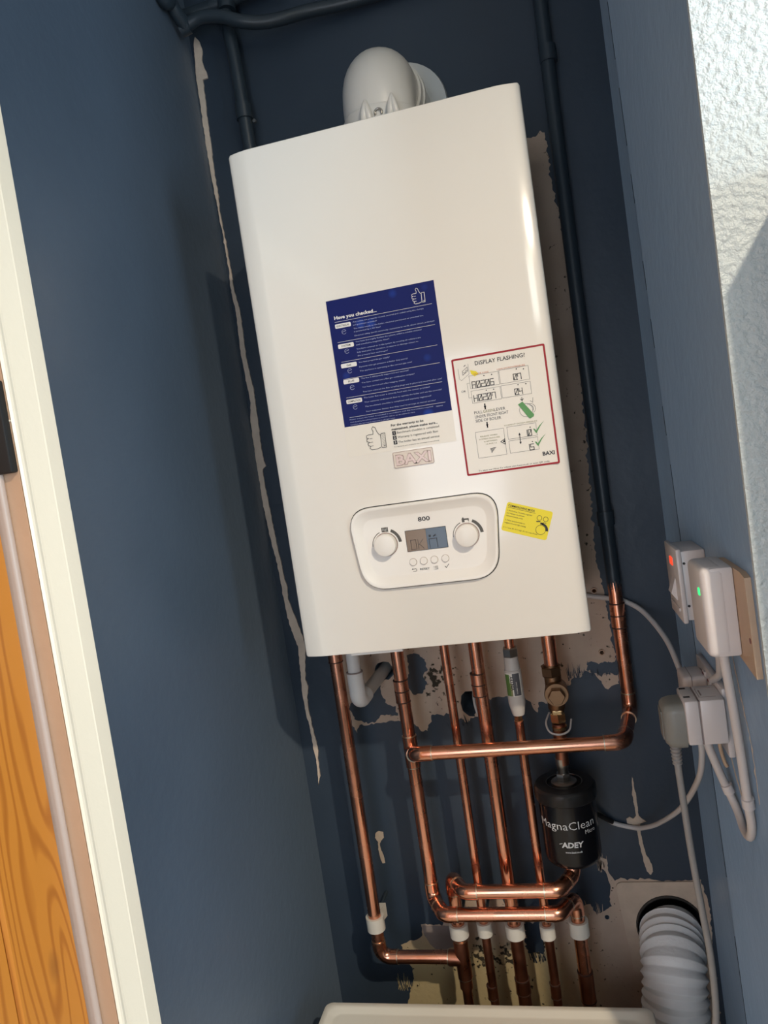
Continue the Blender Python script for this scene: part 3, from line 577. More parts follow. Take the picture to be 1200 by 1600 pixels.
for k, v in enumerate((-44.5, -70.5, -97, -119.5, -146)): P.ring(.0190, v * mm, .0030, .0004, 20, 330, 16); P.line([(.0165, v * mm), (.0215, (v + 1) * mm)], .0004)
P.done('fine_lettering', 'blue_ink2', st)
P = Print(0.105, 0.484, -.0009)
for v, s in ((-35.8, 'ELECTRICAL'), (-62.9, 'SYSTEM'), (-89.2, 'GAS'), (-110.8, 'FLUE'), (-137.7, 'COMPLETION')): P.text(.0188, (v - 1.2) * mm, s, .0025, min(.018, .0021 * len(s)), 'C', .012)
T(64, -179.6, 'For the warranty to be', 3.0, 44.5, .02); T(64, -185, 'maintained, please make sure...', 3.0, 63, .02)
for k, v in enumerate((-190.3, -196.6, -203.0)): P.rect(.0643, .0693, (v - 1.2) * mm, (v + 4.0) * mm)
P.done('black_lettering', 'ink', st)
P = Print(0.105, 0.484, -.0009)
T(70.8, -190.2, 'Benchmark checklist is completed', 3.0, 57.5); T(70.8, -196.5, 'Warranty is registered with Baxi', 3.0, 55); T(70.8, -203, 'The boiler has an annual service', 3.0, 56)
T(64.4, -208.0, 'For full terms and conditions visit www.baxi.co.uk/warranty', 1.4, 61.5)
P.thumb(.0265, -.2075, .0315, .0007)
for k in range(9): P.line([(.0492, -.204 + k * .002), (.0530, -.2025 + k * .002)], .0003)
P.done('dark_lettering', 'ink2', st)
P = Print(0.105, 0.484, -.0011)
for k, v in enumerate((-190.2, -196.5, -202.9)): P.text(.0668, v * mm, str(k + 1), .0030, None, 'C', .015)
P.done('numerals', 'white_ink', st)

# display-flashing sticker with the red border
sr = obj('fault_code_sticker', fill2d([rrect(0.2610, 0.3815, 0.2240, 0.3780, .002)], .0002, -.0003), 'stick', bo, label='cream instruction sticker with a red border')
obj('red_border', fill2d([rrect(0.2610, 0.3815, 0.2240, 0.3780, .002), rrect(0.2634, 0.3791, 0.2264, 0.3756, .001)], .00015, -.0005), 'red', sr)
P = Print(.261, .378, -.0007)
T(30, -12.4, 'DISPLAY FLASHING?', 5.4, 64.5, .008)
T(100.3, -141.2, 'BAXI', 5.0, 15.2, .03)
P.line([(.0355, -.0640), (.0355, -.0700)], .0016); P.face([(.0338, -.0665), (.0355, -.0702), (.0372, -.0665)]); P.line([(.0351, -.0880), (.0351, -.0940)], .0016); P.face([(.0334, -.0905), (.0351, -.0942), (.0368, -.0905)])
for u, v, s, h in ((22.8, -41.0, 'A02.06', 8.0), (22.8, -58.6, 'H02.07', 8.0), (76.6, -39.4, '0.7', 7.4), (75.9, -58.5, '0.4', 7.4), (80.4, -113.0, '1.0', 7.4), (81.0, -131.8, '1.5', 7.4)): P.seg7(u * mm, v * mm, s, h * mm, .00085)
for u, v in ((39.5, -27.3), (49.5, -27.6), (81.5, -26.0), (90.5, -27.4), (40, -46.6), (49.5, -46.8), (81, -46.2), (91, -46.6), (89, -102.5), (89.5, -121.3)): P.disc(u * mm, v * mm, .0008, 8)
P.line([(.0745, -.1085), (.0745, -.1215)], .0009); P.face([(.0731, -.1105), (.0745, -.1075), (.0759, -.1105)]); P.face([(.0731, -.1195), (.0745, -.1225), (.0759, -.1195)])
P.line([(.0835, -.0632), (.0835, -.0668)], .0008); P.line([(.0817, -.0650), (.0835, -.0672), (.0853, -.0650)], .0007)
P.line([(.0495, -.1155), (.0550, -.1125), (.0548, -.1195)], .0008, True); P.disc(.0537, -.1157, .0014, 8)
for k in range(5): P.line([(.0350 + .0003 * k, -.1225 - k * .0014), (.0350 + .0072 - k * .0014, -.1218 - k * .0014)], .0007)
T(15.8, -150.2, 'To view our How To videos visit baxi.co.uk or scan QR code.', 2.0, 92.5)
P.done('black_lettering', 'ink', sr)
P = Print(.261, .378, -.0007)
T(20.5, -75.0, 'PULL', 3.9, 10.8); T(46.5, -75.0, 'LEVER', 3.9, 14.5); T(20.7, -80.6, 'UNDER FRONT RIGHT', 3.9, 43.5); T(20.9, -86.0, 'SIDE OF BOILER', 3.9, 33.2); T(7.6, -44.8, 'OR', 2.8, 6)
for x0, x1, z0, z1 in ((20.2, 58.0, -41.6, -24.8), (59.3, 96.7, -41.6, -24.0), (20.2, 58.0, -60.6, -44.6), (59.3, 96.7, -60.0, -44.2), (18.2, 55.2, -132.8, -98.6), (59.6, 96.8, -114, -98.0), (59.8, 96.8, -132.2, -116.2)):
    P.line([(x0 * mm, z0 * mm), (x1 * mm, z0 * mm), (x1 * mm, z1 * mm), (x0 * mm, z1 * mm)], .00032, True)
P.line([(.0200, -.0340), (.0165, -.0340), (.0165, -.0530), (.0200, -.0530)], .0003)
P.line([(.0075, -.0135), (.0075, -.0270), (.0100, -.0290), (.0210, -.0220), (.0210, -.0090)], .0003); P.line([(.0125, -.0175), (.0195, -.0130), (.0195, -.0180), (.0125, -.0225)], .0005, True); P.line([(.0135, -.0190), (.0155, -.0205), (.0175, -.0165), (.0190, -.0175)], .0005); P.line([(.0155, -.0115), (.0172, -.0103)], .0009)
P.ring(.0870, -.0800, .0085, .0004, 0, 360, 24); P.ring(.0925, -.0790, .0065, .0004, -60, 120, 16); P.line([(.0935, -.0690), (.0965, -.0715), (.0975, -.0655)], .0004); P.ring(.0920, -.0790, .0045, .0004, -40, 90, 10)
P.done('grey_lettering', 'dgrey', sr)
P = Print(.261, .378, -.0007)
T(32.2, -75.0, 'GREEN', 3.9, 13.5); T(24, -106, 'RELEASE WHEN', 1.7, 22); T(22, -109.6, 'SYSTEM PRESSURE', 1.7, 27); T(28, -113.2, 'IS BETWEEN', 1.7, 17); T(30, -116.6, '1.0 AND 1.5', 1.7, 14); T(56.5, -96.4, 'CORRECT SYSTEM PRESSURE', 1.7, 42.5)
P.done('olive_lettering', 'olive', sr)
P = Print(.261, .378, -.0007)
T(57, -23.4, 'LOW SYSTEM PRESSURE', 1.8, 36); T(27, -24.2, 'ERROR CODE', 1.8, 19)
P.done('orange_lettering', 'orange_ink', sr)
P = Print(.261, .378, -.0009)
P.face([(.0777, -.0713), (.0837, -.0685), (.0962, -.0868), (.0955, -.0895), (.0910, -.0915), (.0890, -.0905)])
for dv in (0, -.0168):
    P.face([(.0925, -.1050 + dv), (.0945, -.1055 + dv), (.0962, -.1078 + dv), (.1010, -.1020 + dv), (.1075, -.0968 + dv), (.1020, -.1030 + dv), (.0963, -.1112 + dv), (.0950, -.1100 + dv)])
P.done('green_marks', 'pgreen', sr)
P = Print(.261, .378, -.0006)
P.face([(.0225, -.0175), (.0300, -.0200), (.0330, -.0240), (.0275, -.0265), (.0235, -.0225)])
P.done('yellow_mark', 'yellow', sr)

# yellow commissioning label, stuck on crooked
yl_rot = -20.5
ca, sa = math.cos(R_(yl_rot)), math.sin(R_(yl_rot))
def yrot(u, v): return (0.3085 + u * ca - v * sa, 0.1835 + u * sa + v * ca)
yl = obj('commissioning_label', fill2d([[yrot(u, v) for u, v in rrect(0, .0600, -.0385, 0, .003)]], .0002, -.0003), 'yellow', bo, label='small yellow label stuck on crooked')
P = Print(0.3085, 0.1835, -.0005, yl_rot)
T(2.0, -5.6, 'COMMISSIONING MODE', 3.0, 35, .012); P.rect(.002, .0385, -.0071, -.0067)
for v, s, wd in ((-11.5, '1. Hold these 2 buttons together', 33), (-15, 'and release to activate', 23.5), (-18.5, 'commissioning mode', 22), (-24.3, '2. Adjust potentiometer to', 26), (-27.8, 'toggle Low and High setting', 28), (-34.2, '3. L = Low, 00 / H = High, 00 / H = max Power', 45)): T(2.2, v, s, 1.9, wd)
for u in (.0448, .0530): P.ring(u, -.0115, .0031, .0005)
P.line([(.0425, -.0168), (.0465, -.0160)], .0012); P.line([(.0510, -.0165), (.0545, -.0165)], .0006)
P.ring(.0498, -.0265, .0062, .0005); P.ring(.0498, -.0265, .0080, .0024, 90, 0, 14, .003); P.rect(.0475, .0515, -.0195, -.0170)
P.done('black_lettering', 'ink', yl)

# raised name badge
bd = obj('name_badge', fill2d([rrect(.1655, .2203, .2478, .2694, .002)], .0010, -.0010), 'badge', bo, 40, label='clear raised badge with pinkish silver letters')
obj('badge_rim', fill2d([rrect(.1655, .2203, .2478, .2694, .002), rrect(.1662, .2196, .2485, .2687, .0015)], .0004, -.0013), 'badgeline', bd)
P = Print(.1688, .2516, -.0013); P.text(0, 0, 'BAXI', .0140, .0485, 'L', .055); P.done('letter_outline', 'badgeline', bd)
P = Print(.1691, .2519, -.0016); P.text(0, 0, 'BAXI', .0134, .0479, 'L', .022); P.done('letters', 'badgetxt', bd)

# control panel: raised rim sloping in to a flat dish
def trap(i, n=8):
    """rounded outline, inset by i"""
    c = [(.2965 - i, .2000 - i), (.0900 + i, .2000 - i), (.1010 + i * .9, .0865 + i), (.2850 - i * .9, .0865 + i)]; r = max(.008, .034 - i * .75); out = []
    for k in range(4):
        p = Vector(c[k]); a = (Vector(c[k - 1]) - p).normalized(); d = (Vector(c[(k + 1) % 4]) - p).normalized()
        p0 = p + a * r; p1 = p + d * r
        for j in range(n + 1):
            t = j / n; out.append(tuple(p0 * (1 - t) ** 2 + p * (2 * t * (1 - t)) + p1 * t ** 2))
    return out
obj('panel_gap', fill2d([trap(-.0012)], .0003, -.0004), 'gap', bo)
b = B(); rings = []
for i, y in ((0, -.0004), (.0002, -.0050), (.0010, -.0064), (.0036, -.0066), (.0052, -.0058), (.0150, -.0009), (.0168, -.0006)):
    rings.append([b.verts.new((x, y, z)) for x, z in trap(i)])
for a, c in zip(rings, rings[1:]):
    for k in range(len(a)): b.faces.new((a[k], a[(k + 1) % len(a)], c[(k + 1) % len(a)], c[k]))
b.faces.new(rings[-1])
cp = obj('control_panel', b, 'panelw', bo, 35, label='white control panel with two knobs and a small display')
for kx, kz in ((.1385, .1470), (.2500, .1465)):
    b = B(); lathe(b, [(.0158, -.0006), (.0158, .0005)], (kx, 0, kz), (0, -1, 0), 32); 
    lathe(b, [(.0152, .0005), (.0150, .0110), (.0145, .0122), (.0130, .0128), (.0001, .0128)], (kx, 0, kz), (0, -1, 0), 36, caps=False)
    kb = obj('knob', b, 'panelw', cp, 40)
    b = B(); lathe(b, [(.0164, .0007), (.0164, .0011), (.0158, .0011)], (kx, 0, kz), (0, -1, 0), 36); obj('knob_rim', b, 'badgeline', kb)
b = B(); box(b, .1666, .2228, -.0012, -.0002, .1333, .1622); ds = obj('display', b, 'gap', cp, label='dark framed display, half amber and half blue')
b = B(); box(b, .1672, .1950, -.0014, -.0011, .1339, .1616); obj('amber_screen', b, 'lcd_a', ds)
b = B(); box(b, .1952, .2222, -.0014, -.0011, .1339, .1616); obj('blue_screen', b, 'lcd_b', ds)
P = Print(.1728, .1358, -.0016); P.seg7(0, 0, 'OK', .0128, .0007, .0072, .4); P.done('segments', 'lcdi_a', ds)
P = Print(.1983, .1350, -.0016); P.line([(0, .0005), (0, .0125), (.0105, .0125), (.0105, .0005)], .0009); P.rect(.0000, .0030, .0150, .0180); P.line([(.0065, .0150), (.0095, .0180)], .0010); P.line([(.0065, .0165), (.0100, .0165)], .0010)
P.done('segments', 'lcdi_b', ds)
for x in (.1722, .1868, .2015, .2165):
    b = B(); lathe(b, [(.0049, .0006), (.0048, .0024), (.0042, .0029), (.0001, .0029)], (x, 0, .1188), (0, -1, 0), 20, caps=False); bt = obj('button', b, 'panelw', cp, 40)
    b = B(); lathe(b, [(.0053, .0007), (.0053, .0010), (.0049, .0010)], (x, 0, .1188), (0, -1, 0), 20); obj('button_rim', b, 'badgeline', bt)
P = Print(0, 0, -.0010)
P.text(.1868, .1727, '800', .0060, .0165, 'L', .02)
P.text(.1802, .1066, 'RESET', .0026, .0133, 'L', .01)
P.line([(.1692, .1092), (.1740, .1092)], .0006); P.ring(.1740, .1076, .0016, .0006, 90, -90, 10); P.line([(.1740, .1060), (.1705, .1060)], .0006); P.face([(.1688, .1092), (.1705, .1104), (.1705, .1080)])
for k in range(3): P.line([(.2008, .1058 + k * .0018), (.2048, .1058 + k * .0018)], .0006); P.rect(.1990, .1996, .1055 + k * .0018, .1061 + k * .0018)
P.line([(.2145, .1083), (.2162, .1062), (.2200, .1108)], .0007)
P.done('lettering', 'ink', cp)
P = Print(0, 0, -.0010)
for kx, kz in ((.1385, .1470), (.2500, .1465)):
    P.ring(kx, kz, .0187, .0007, 182, 112, 20, .0011); P.ring(kx, kz, .0203, .0010 + .0028, 64, 4, 20, .0042)
for k in range(5): P.rect(.1350 + k * .0019, .1363 + k * .0019, .1642, .1706)
P.rect(.1348, .1440, .1650, .1655); P.rect(.1348, .1440, .1693, .1698)
P.rect(.2455, .2490, .1640, .1690); P.rect(.2490, .2550, .1668, .1688); P.rect(.2463, .2482, .1690, .1704); P.rect(.2535, .2550, .1652, .1670); P.rect(.2541, .2545, .1630, .1646)
P.done('dial_marks', 'arc', cp)

# ------------------------------------------------------------------ flue on top of the boiler
fl = thing('flue_elbow', 'white plastic flue elbow rising from the boiler top and turning back into the wall', 'flue', (0.201, 0.125, 0.7048))
b = B(); c0 = Vector((0.1955, 0.120, 0)); R0 = .0520
pts = [(c0.x, c0.y, 0.7050)]; cen = (c0.y + .052, .763)
for k in range(13):
    a = R_(180 - 90 * k / 12); pts.append((c0.x + .002 * k / 12, cen[0] + .052 * math.cos(a), cen[1] + .052 * math.sin(a)))
pts.append((0.1990, .195, .8155)); tube(b, pts, R0, 36); obj('elbow', b, 'flue', fl, 50)
b = B(); tube(b, [(0.1990, .188, .815), (0.2000, .2055, .816)], .0550, 36); obj('collar', b, 'flue', fl, 50)
b = B(); tube(b, [(0.2005, .2100, .8165), (0.2015, .2180, .817)], .0575, 36); obj('collar', b, 'flue', fl, 50)
b = B(); tube(b, [(0.1990, .195, .8155), (0.209, .2895, .826)], .0505, 36); obj('duct', b, 'flue', fl, 50)
b = B(); lathe(b, [(.0735, 0), (.0735, .004), (.0715, .010), (.0560, .013)], (0.212, .2895, .832), (0, -1, 0), 40); obj('wall_flange', b, 'flue', fl, 40)
b = B(); lathe(b, [(.0545, 0), (.0545, .044), (.0525, .047)], (c0.x, c0.y, .7050), n=36, caps=False); obj('base_collar', b, 'flue', fl, 40)
for x in (.1855, .2235):
    b = B(); a0 = c0.y - .0555
    for dx in (-.0065, .0065):
        q = [(x + dx * (1 - t) * .95, a0 + .002 - .006 * math.sin(math.pi * t), .716 + .042 * t) for t in (0, .25, .5, .75, 1)]
        tube(b, q, [.0040, .0050, .0052, .0042, .0018], 12)
    obj('clamp_ear', b, 'flue', fl, 60)
b = B(); pts = [(.2025 + .005 * math.cos(R_(a)), c0.y - .0560, .737 + .005 * math.sin(R_(a))) for a in range(-30, 211, 24)]; tube(b, pts, .0014, 8); obj('test_cap', b, 'chrome', fl, 60)

# ------------------------------------------------------------------ copper pipework
def arc_corner(p, din, dout, R, n=10):
    """points of a quarter bend of radius R at corner p, plus straight sockets"""
    p, din, dout = Vector(p), Vector(din).normalized(), Vector(dout).normalized()
    ang = din.angle(dout); T = R * math.tan(ang / 2); a = p - din * T; c = p + dout * T
    ctr = a + (dout - din * din.dot(dout)).normalized() * R; e1 = (a - ctr); e2 = din * R
    return [ctr + e1 * math.cos(ang * k / n) + e2 * math.sin(ang * k / n) for k in range(n + 1)], T
def ring(bm, p, axis, r, w_=.0016, t=.0007):
    ax = Vector(axis).normalized()
    pts = [Vector(p) - ax * w_, Vector(p) + ax * w_]
    return tube(bm, pts, r + t, 20)
def run(t, pts, r, mt='copper', R=None, sock=.010, ends=True, dull_from=None):
    """copper run through the corner points: pipe_section parts between elbow parts, each elbow with its solder rings"""
    P = [Vector(p) for p in pts]; R = R or r * 1.7; cut = [0.0] * len(P)
    for i in range(1, len(P) - 1):
        d0 = P[i] - P[i - 1]; d1 = P[i + 1] - P[i]
        arc, T = arc_corner(P[i], d0, d1, R); d0n, d1n = d0.normalized(), d1.normalized()
        s0 = min(sock, max(0.001, d0.length / 2 - T - .001)); s1 = min(sock, max(0.001, d1.length / 2 - T - .001))
        b = B(); tube(b, [arc[0] - d0n * s0] + arc + [arc[-1] + d1n * s1], r + .0012, 20)
        e = obj('elbow', b, mt, t, 60)
        for q, ax_ in ((arc[0] - d0n * s0, d0n), (arc[-1] + d1n * s1, d1n)): obj('solder_ring', ring(B(), q, ax_, r + .0004), 'solder', e, 60)
        cut[i] = T
    for i in range(len(P) - 1):
        d = (P[i + 1] - P[i]).normalized(); a = P[i] + d * (cut[i] * .9); c = P[i + 1] - d * (cut[i + 1] * .9)
        if (c - a).length < .004: continue
        b = B(); tube(b, [a, c], r, 20); obj('pipe_section', b, mt, t, 60)
def coupling(t, p, axis, L, r, mt='copper', mid=True):
    ax = Vector(axis).normalized(); p = Vector(p)
    b = B(); tube(b, [p - ax * L / 2, p + ax * L / 2], r + .0012, 20); c = obj('coupling', b, mt, t, 60)
    for s in ((-1, 0, 1) if mid else (-1, 1)): obj('joint_ring', tube(B(), [p + ax * (s * L / 2 - .0009), p + ax * (s * L / 2 + .0009)], r + .0015, 20), 'joint', c, 60)
def tee(t, p, axis, L, r, branch, Lb, mt='copper'):
    ax = Vector(axis).normalized(); p = Vector(p); br = Vector(branch).normalized()
    b = B(); tube(b, [p - ax * L / 2, p + ax * L / 2], r + .0014, 20); tube(b, [p + br * r * .2, p + br * Lb], r + .0014, 20); c = obj('tee', b, mt, t, 60)
    for q, a_ in ((p - ax * L / 2, ax), (p + ax * L / 2, ax), (p + br * Lb, br)): obj('solder_ring', ring(B(), q, a_, r + .0004), 'solder', c, 60)
PY, FY = 0.200, 0.155
ZC = -0.5405                             # height of the row of white clips

A = thing('copper_pipe', 'leftmost copper pipe, ending in an elbow and short run right above the appliance', 'pipe', (-.0245, PY, -.59))
run(A, [(-.0245, PY, -.0006), (-.0255, PY, -.591), (.1060, PY, -.591)], .011, R=.020)
coupling(A, (-.0245, PY, -.030), (0, 0, 1), .066, .011, mid=False)

P2 = thing('copper_pipe', 'second copper pipe from the left, with its long horizontal branch and half-painted riser', 'pipe', (.083, PY, -.59))
run(P2, [(.083, PY, -.0006), (.083, PY, -.486), (.107, FY, -.486), (.294, FY, -.486), (.318, PY, -.486), (.318, PY, -.640)], .011, R=.0175, sock=.012)
coupling(P2, (.082, PY, -.122), (0, 0, 1), .037, .011)
tee(P2, (.083, PY, -.226), (0, 0, 1), .052, .011, (.35, -1, .10), .024)
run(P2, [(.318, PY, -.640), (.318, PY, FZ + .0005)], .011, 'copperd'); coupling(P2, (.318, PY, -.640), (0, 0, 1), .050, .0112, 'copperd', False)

CH = P2
run(CH, [(.0915, .1765, -.222), (.1005, FY, -.2135), (.4235, FY, -.2135), (.4460, .2650, -.2060), (.4460, .2650, 0.012)], .011, R=.0185, sock=.013)
coupling(CH, (.446, .265, -.045), (0, 0, 1), .040, .011)
b = B(); tube(b, [(.446, .265, .012), (.446, .265, .50), (.447, .265, .80), (.452, .265, CZ - .0005)], .0112, 18); obj('painted_riser', b, 'navy_pipe', CH, 60, 'upper length painted dark blue')
b = B(); rnd = random.Random(3)           # ragged end of the paint on the copper
for k in range(16):
    a = 2 * math.pi * k / 16; L = rnd.uniform(.004, .022); c = Vector((.446 + .01125 * math.cos(a), .265 + .01125 * math.sin(a), 0)); tt = Vector((-math.sin(a), math.cos(a), 0)) * .0022
    prism(b, [c - tt + Vector((0, 0, .014)), c + tt + Vector((0, 0, .014)), c + Vector((0, 0, .012 - L))], Vector((math.cos(a), math.sin(a), 0)) * -.0005)
obj('paint_edge', b, 'navy_pipe', CH)
b = B(); tube(b, [(.446, .265, .105), (.446, .265, .128)], .0135, 18); tube(b, [(.445, .27, .117), (.445, .2895, .117)], .007, 10); obj('painted_clip', b, 'navy_pipe', CH, 60)
b = B(); tube(b, [(.449, .265, .838), (.449, .265, .862)], .0135, 18); obj('painted_coupling', b, 'navy_pipe', CH, 60)

P3 = thing('copper_pipe', 'thin straight copper pipe between the branching pipe and the thick straight pipe', 'pipe', (.163, PY, -.59))
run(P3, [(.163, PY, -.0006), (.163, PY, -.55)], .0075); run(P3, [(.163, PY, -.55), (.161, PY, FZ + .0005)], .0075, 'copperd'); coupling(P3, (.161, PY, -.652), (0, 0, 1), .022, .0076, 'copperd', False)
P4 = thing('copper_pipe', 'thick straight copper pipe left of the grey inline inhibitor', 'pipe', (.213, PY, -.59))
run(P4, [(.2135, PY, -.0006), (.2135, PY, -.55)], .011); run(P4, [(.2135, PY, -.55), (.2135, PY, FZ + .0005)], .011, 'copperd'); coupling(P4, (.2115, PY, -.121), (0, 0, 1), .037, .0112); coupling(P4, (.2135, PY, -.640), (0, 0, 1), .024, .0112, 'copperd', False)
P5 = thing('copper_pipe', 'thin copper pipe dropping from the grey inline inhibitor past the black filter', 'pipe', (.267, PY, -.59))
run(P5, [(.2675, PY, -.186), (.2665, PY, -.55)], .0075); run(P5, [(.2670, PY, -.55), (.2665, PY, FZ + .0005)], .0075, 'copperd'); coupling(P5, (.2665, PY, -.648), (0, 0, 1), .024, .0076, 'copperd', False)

H = thing('copper_pipe', 'copper pipe from the base of the black filter running left and down to a tee', 'pipe', (.118, PY, -.59))
run(H, [(.3215, PY, -.4175), (.3215, PY, -.4475), (.2965, FY, -.4475), (.1445, FY, -.4475), (.1195, PY, -.4475), (.1190, PY, -.545)], .011, R=.0165, sock=.012)
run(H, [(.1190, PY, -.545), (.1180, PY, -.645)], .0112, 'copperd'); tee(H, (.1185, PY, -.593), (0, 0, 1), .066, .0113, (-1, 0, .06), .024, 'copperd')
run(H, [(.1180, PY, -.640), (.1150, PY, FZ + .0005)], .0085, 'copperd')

def clip(x, z, r, label, h=.022, tilt=0.0):
    t = thing('pipe_clip', label, 'clip', (x, PY, z), 'white clips along the pipes above the appliance')
    bm = B(); pts = []; n = 28; R1, R2 = r + .0048, r + .0002
    out = [(x + (R1) * math.cos(2 * math.pi * k / n), PY + R1 * math.sin(2 * math.pi * k / n)) for k in range(n)]
    inn = [(x + (R2) * math.cos(2 * math.pi * k / n), PY + R2 * math.sin(2 * math.pi * k / n)) for k in range(n)]
    lo = [(bm.verts.new((a, c, z - h / 2)), bm.verts.new((d, e, z - h / 2))) for (a, c), (d, e) in zip(out, inn)]
    hi = [(bm.verts.new((a, c, z + h / 2)), bm.verts.new((d, e, z + h / 2))) for (a, c), (d, e) in zip(out, inn)]
    for k in range(n):
        j = (k + 1) % n
        bm.faces.new((lo[k][0], lo[j][0], hi[j][0], hi[k][0])); bm.faces.new((lo[k][1], hi[k][1], hi[j][1], lo[j][1])); bm.faces.new((hi[k][0], hi[j][0], hi[j][1], hi[k][1])); bm.faces.new((lo[k][0], lo[k][1], lo[j][1], lo[j][0]))
    obj('collar', bm, 'white_clip', t, 50)
    bm = B(); prism(bm, [(x - r * .55 , PY + r + .0035, z - h / 2), (x + r * .55, PY + r + .0035, z - h / 2), (x + r * .7 + tilt, PY + r + .026, z - h / 2), (x - r * .5 + tilt, PY + r + .026, z - h / 2)], (0, 0, h)); obj('bracket', bm, 'white_clip', t)
    bm = B(); tube(bm, [(x, PY + r + .020, z), (x, .2896, z)], .0030, 10); obj('stud', bm, 'navy_pipe', t, 60)
clip(-.0254, -.528, .011, 'white clip on the leftmost copper pipe, with its bracket showing', .024, .004)
clip(.1190, ZC - .001, .0112, 'white clip above the tee, on the pipe just right of the short low run')
clip(.1630, ZC + .001, .0075, 'small white clip on the thin straight pipe')
clip(.2135, ZC - .002, .0112, 'white clip on the thick straight pipe')
clip(.2666, ZC - .004, .0076, 'small white clip on the thin pipe that drops from the inhibitor')
clip(.3180, ZC + .002, .0112, 'rightmost white clip, on the pipe below the right end of the low run', .025)

# isolating valve and pipe stub above the filter
V = thing('brass_valve', 'tarnished brass valve with a big hexagonal cap, above the black filter', 'valve', (.330, PY, -.14))
b = B(); tube(b, [(.331, PY, -.0006), (.3305, PY, -.105)], .011, 20); obj('pipe_stub', b, 'copper', V, 60, 'bright copper stub')
b = B(); hexnut(b, (.3290, PY, -.1165), (0, 0, 1), .0165, .016); obj('nut', b, 'brass', V)
b = B(); tube(b, [(.329, PY, -.100), (.329, PY, -.1005)], .0155, 20); lathe(b, [(.0125, -.098), (.0135, -.118), (.0135, -.168), (.0110, -.175)], (.3300, PY, 0), n=24); lathe(b, [(.0175, -.012), (.0185, .006), (.0190, .020), (.0180, .024)], (.3330, PY, -.141), (0, -1, 0), 28); obj('body', b, 'brass', V, 40)
b = B(); lathe(b, [(.0125, .024), (.0135, .026), (.0135, .033), (.0122, .035)], (.3330, PY, -.141), (0, -1, 0), 6); obj('hex_cap', b, 'brass', V)
b = B(); hexnut(b, (.3300, PY, -.192), (0, 0, 1), .0130, .016); tube(b, [(.330, PY, -.199), (.330, PY, -.204)], .0120, 18); obj('nut', b, 'brassb', V, label='brighter brass nut')
b = B(); box(b, .322, .338, PY - .0125, PY, -.178, -.170, .002); obj('neck', b, 'brassb', V)
b = B(); tube(b, [(.3295, PY, -.195), (.3275, PY, -.262)], .0105, 20); obj('tail_pipe', b, 'copperd', V, 60)
b = B()
pts = smoothpath([(.316, .225, -.186), (.310, .2, -.193), (.315, .178, -.200), (.330, .172, -.203), (.345, .178, -.199), (.350, .2, -.190)], 6); tube(b, pts, .0016, 8); obj('wire_loop', b, 'trunk', V, 60)

# magnetic filter
Fx, Fr = .3255, .0450
F = thing('magnetic_filter', 'black cylindrical magnetic filter with white lettering, hanging below the brass valve', 'filter', (Fx, PY, -.417))
b = B(); lathe(b, [(.030, -.4185), (.0405, -.4165), (.0440, -.4115), (Fr, -.405), (Fr, -.3140), (.0435, -.3125)], (Fx, PY, 0), n=48); obj('canister', b, 'fblack', F, 30)
b = B()
prof = [(.0440, -.3145), (.0475, -.3138), (.0485, -.3120), (.0485, -.2960), (.0475, -.2940), (.0455, -.2920), (.0290, -.2915), (.0280, -.2945), (.0225, -.2945)]
n = 48; rings = []
for r, h in prof:
    rings.append([b.verts.new((Fx + (r + (.0007 if (k % 4 < 2 and -.3135 < h < -.295) else 0)) * math.cos(2 * math.pi * k / n), PY + (r + (.0007 if (k % 4 < 2 and -.3135 < h < -.295) else 0)) * math.sin(2 * math.pi * k / n), h)) for k in range(n)])
for a, c in zip(rings, rings[1:]):
    for k in range(n): b.faces.new((a[k], a[(k + 1) % n], c[(k + 1) % n], c[k]))
b.faces.new(rings[0][::-1]); b.faces.new(rings[-1])
cap = obj('cap', b, 'fblackm', F, 30)
b = B(); lathe(b, [(.0285, -.2913), (.0290, -.2905), (.0280, -.2905), (.0276, -.2913)], (Fx, PY, 0), n=40, caps=False); obj('cap_ring', b, 'chrome', cap, 40)
b = B(); lathe(b, [(.0205, -.2944), (.0205, -.2905), (.0185, -.2890), (.010, -.2885)], (Fx, PY, 0), n=32); hexnut(b, (Fx, PY, -.2888), (0, 0, 1), .0115, .012); lathe(b, [(.0080, -.277), (.0090, -.268), (.0105, -.262), (.0105, -.252)], (Fx + .001, PY, 0), n=20); obj('top_union', b, 'chrome', F, 40, 'nickel union on top')
b = B(); lathe(b, [(.0150, -.4205), (.0150, -.4165)], (.3215, PY, 0), n=24); obj('outlet_ring', b, 'chrome', F, 40)
wrap = lambda dr: (lambda u, v: (Fx + (Fr + dr) * math.sin(u / Fr), PY - (Fr + dr) * math.cos(u / Fr), v))
P = Print(0, 0, 0, fn=wrap(.0003)); P.text(.0020, -.3785, 'ADEY', .0088, .0350, 'C', .035, .12); P.text(.0025, -.3875, 'www.baxi.co.uk', .0030, .0265, 'C', .02); P.line([(-.0185, -.3735), (-.0140, -.3720)], .0008); P.done('white_lettering', 'white_ink', F)
P = Print(0, 0, 0, fn=wrap(.0003)); P.text(-.0520, -.3500, 'MagnaClean', .0135, .0960, 'L', -.006); P.text(.0245, -.3600, 'Micro', .0070, .0200, 'L', -.004); P.done('lettering', 'white_ink', F)

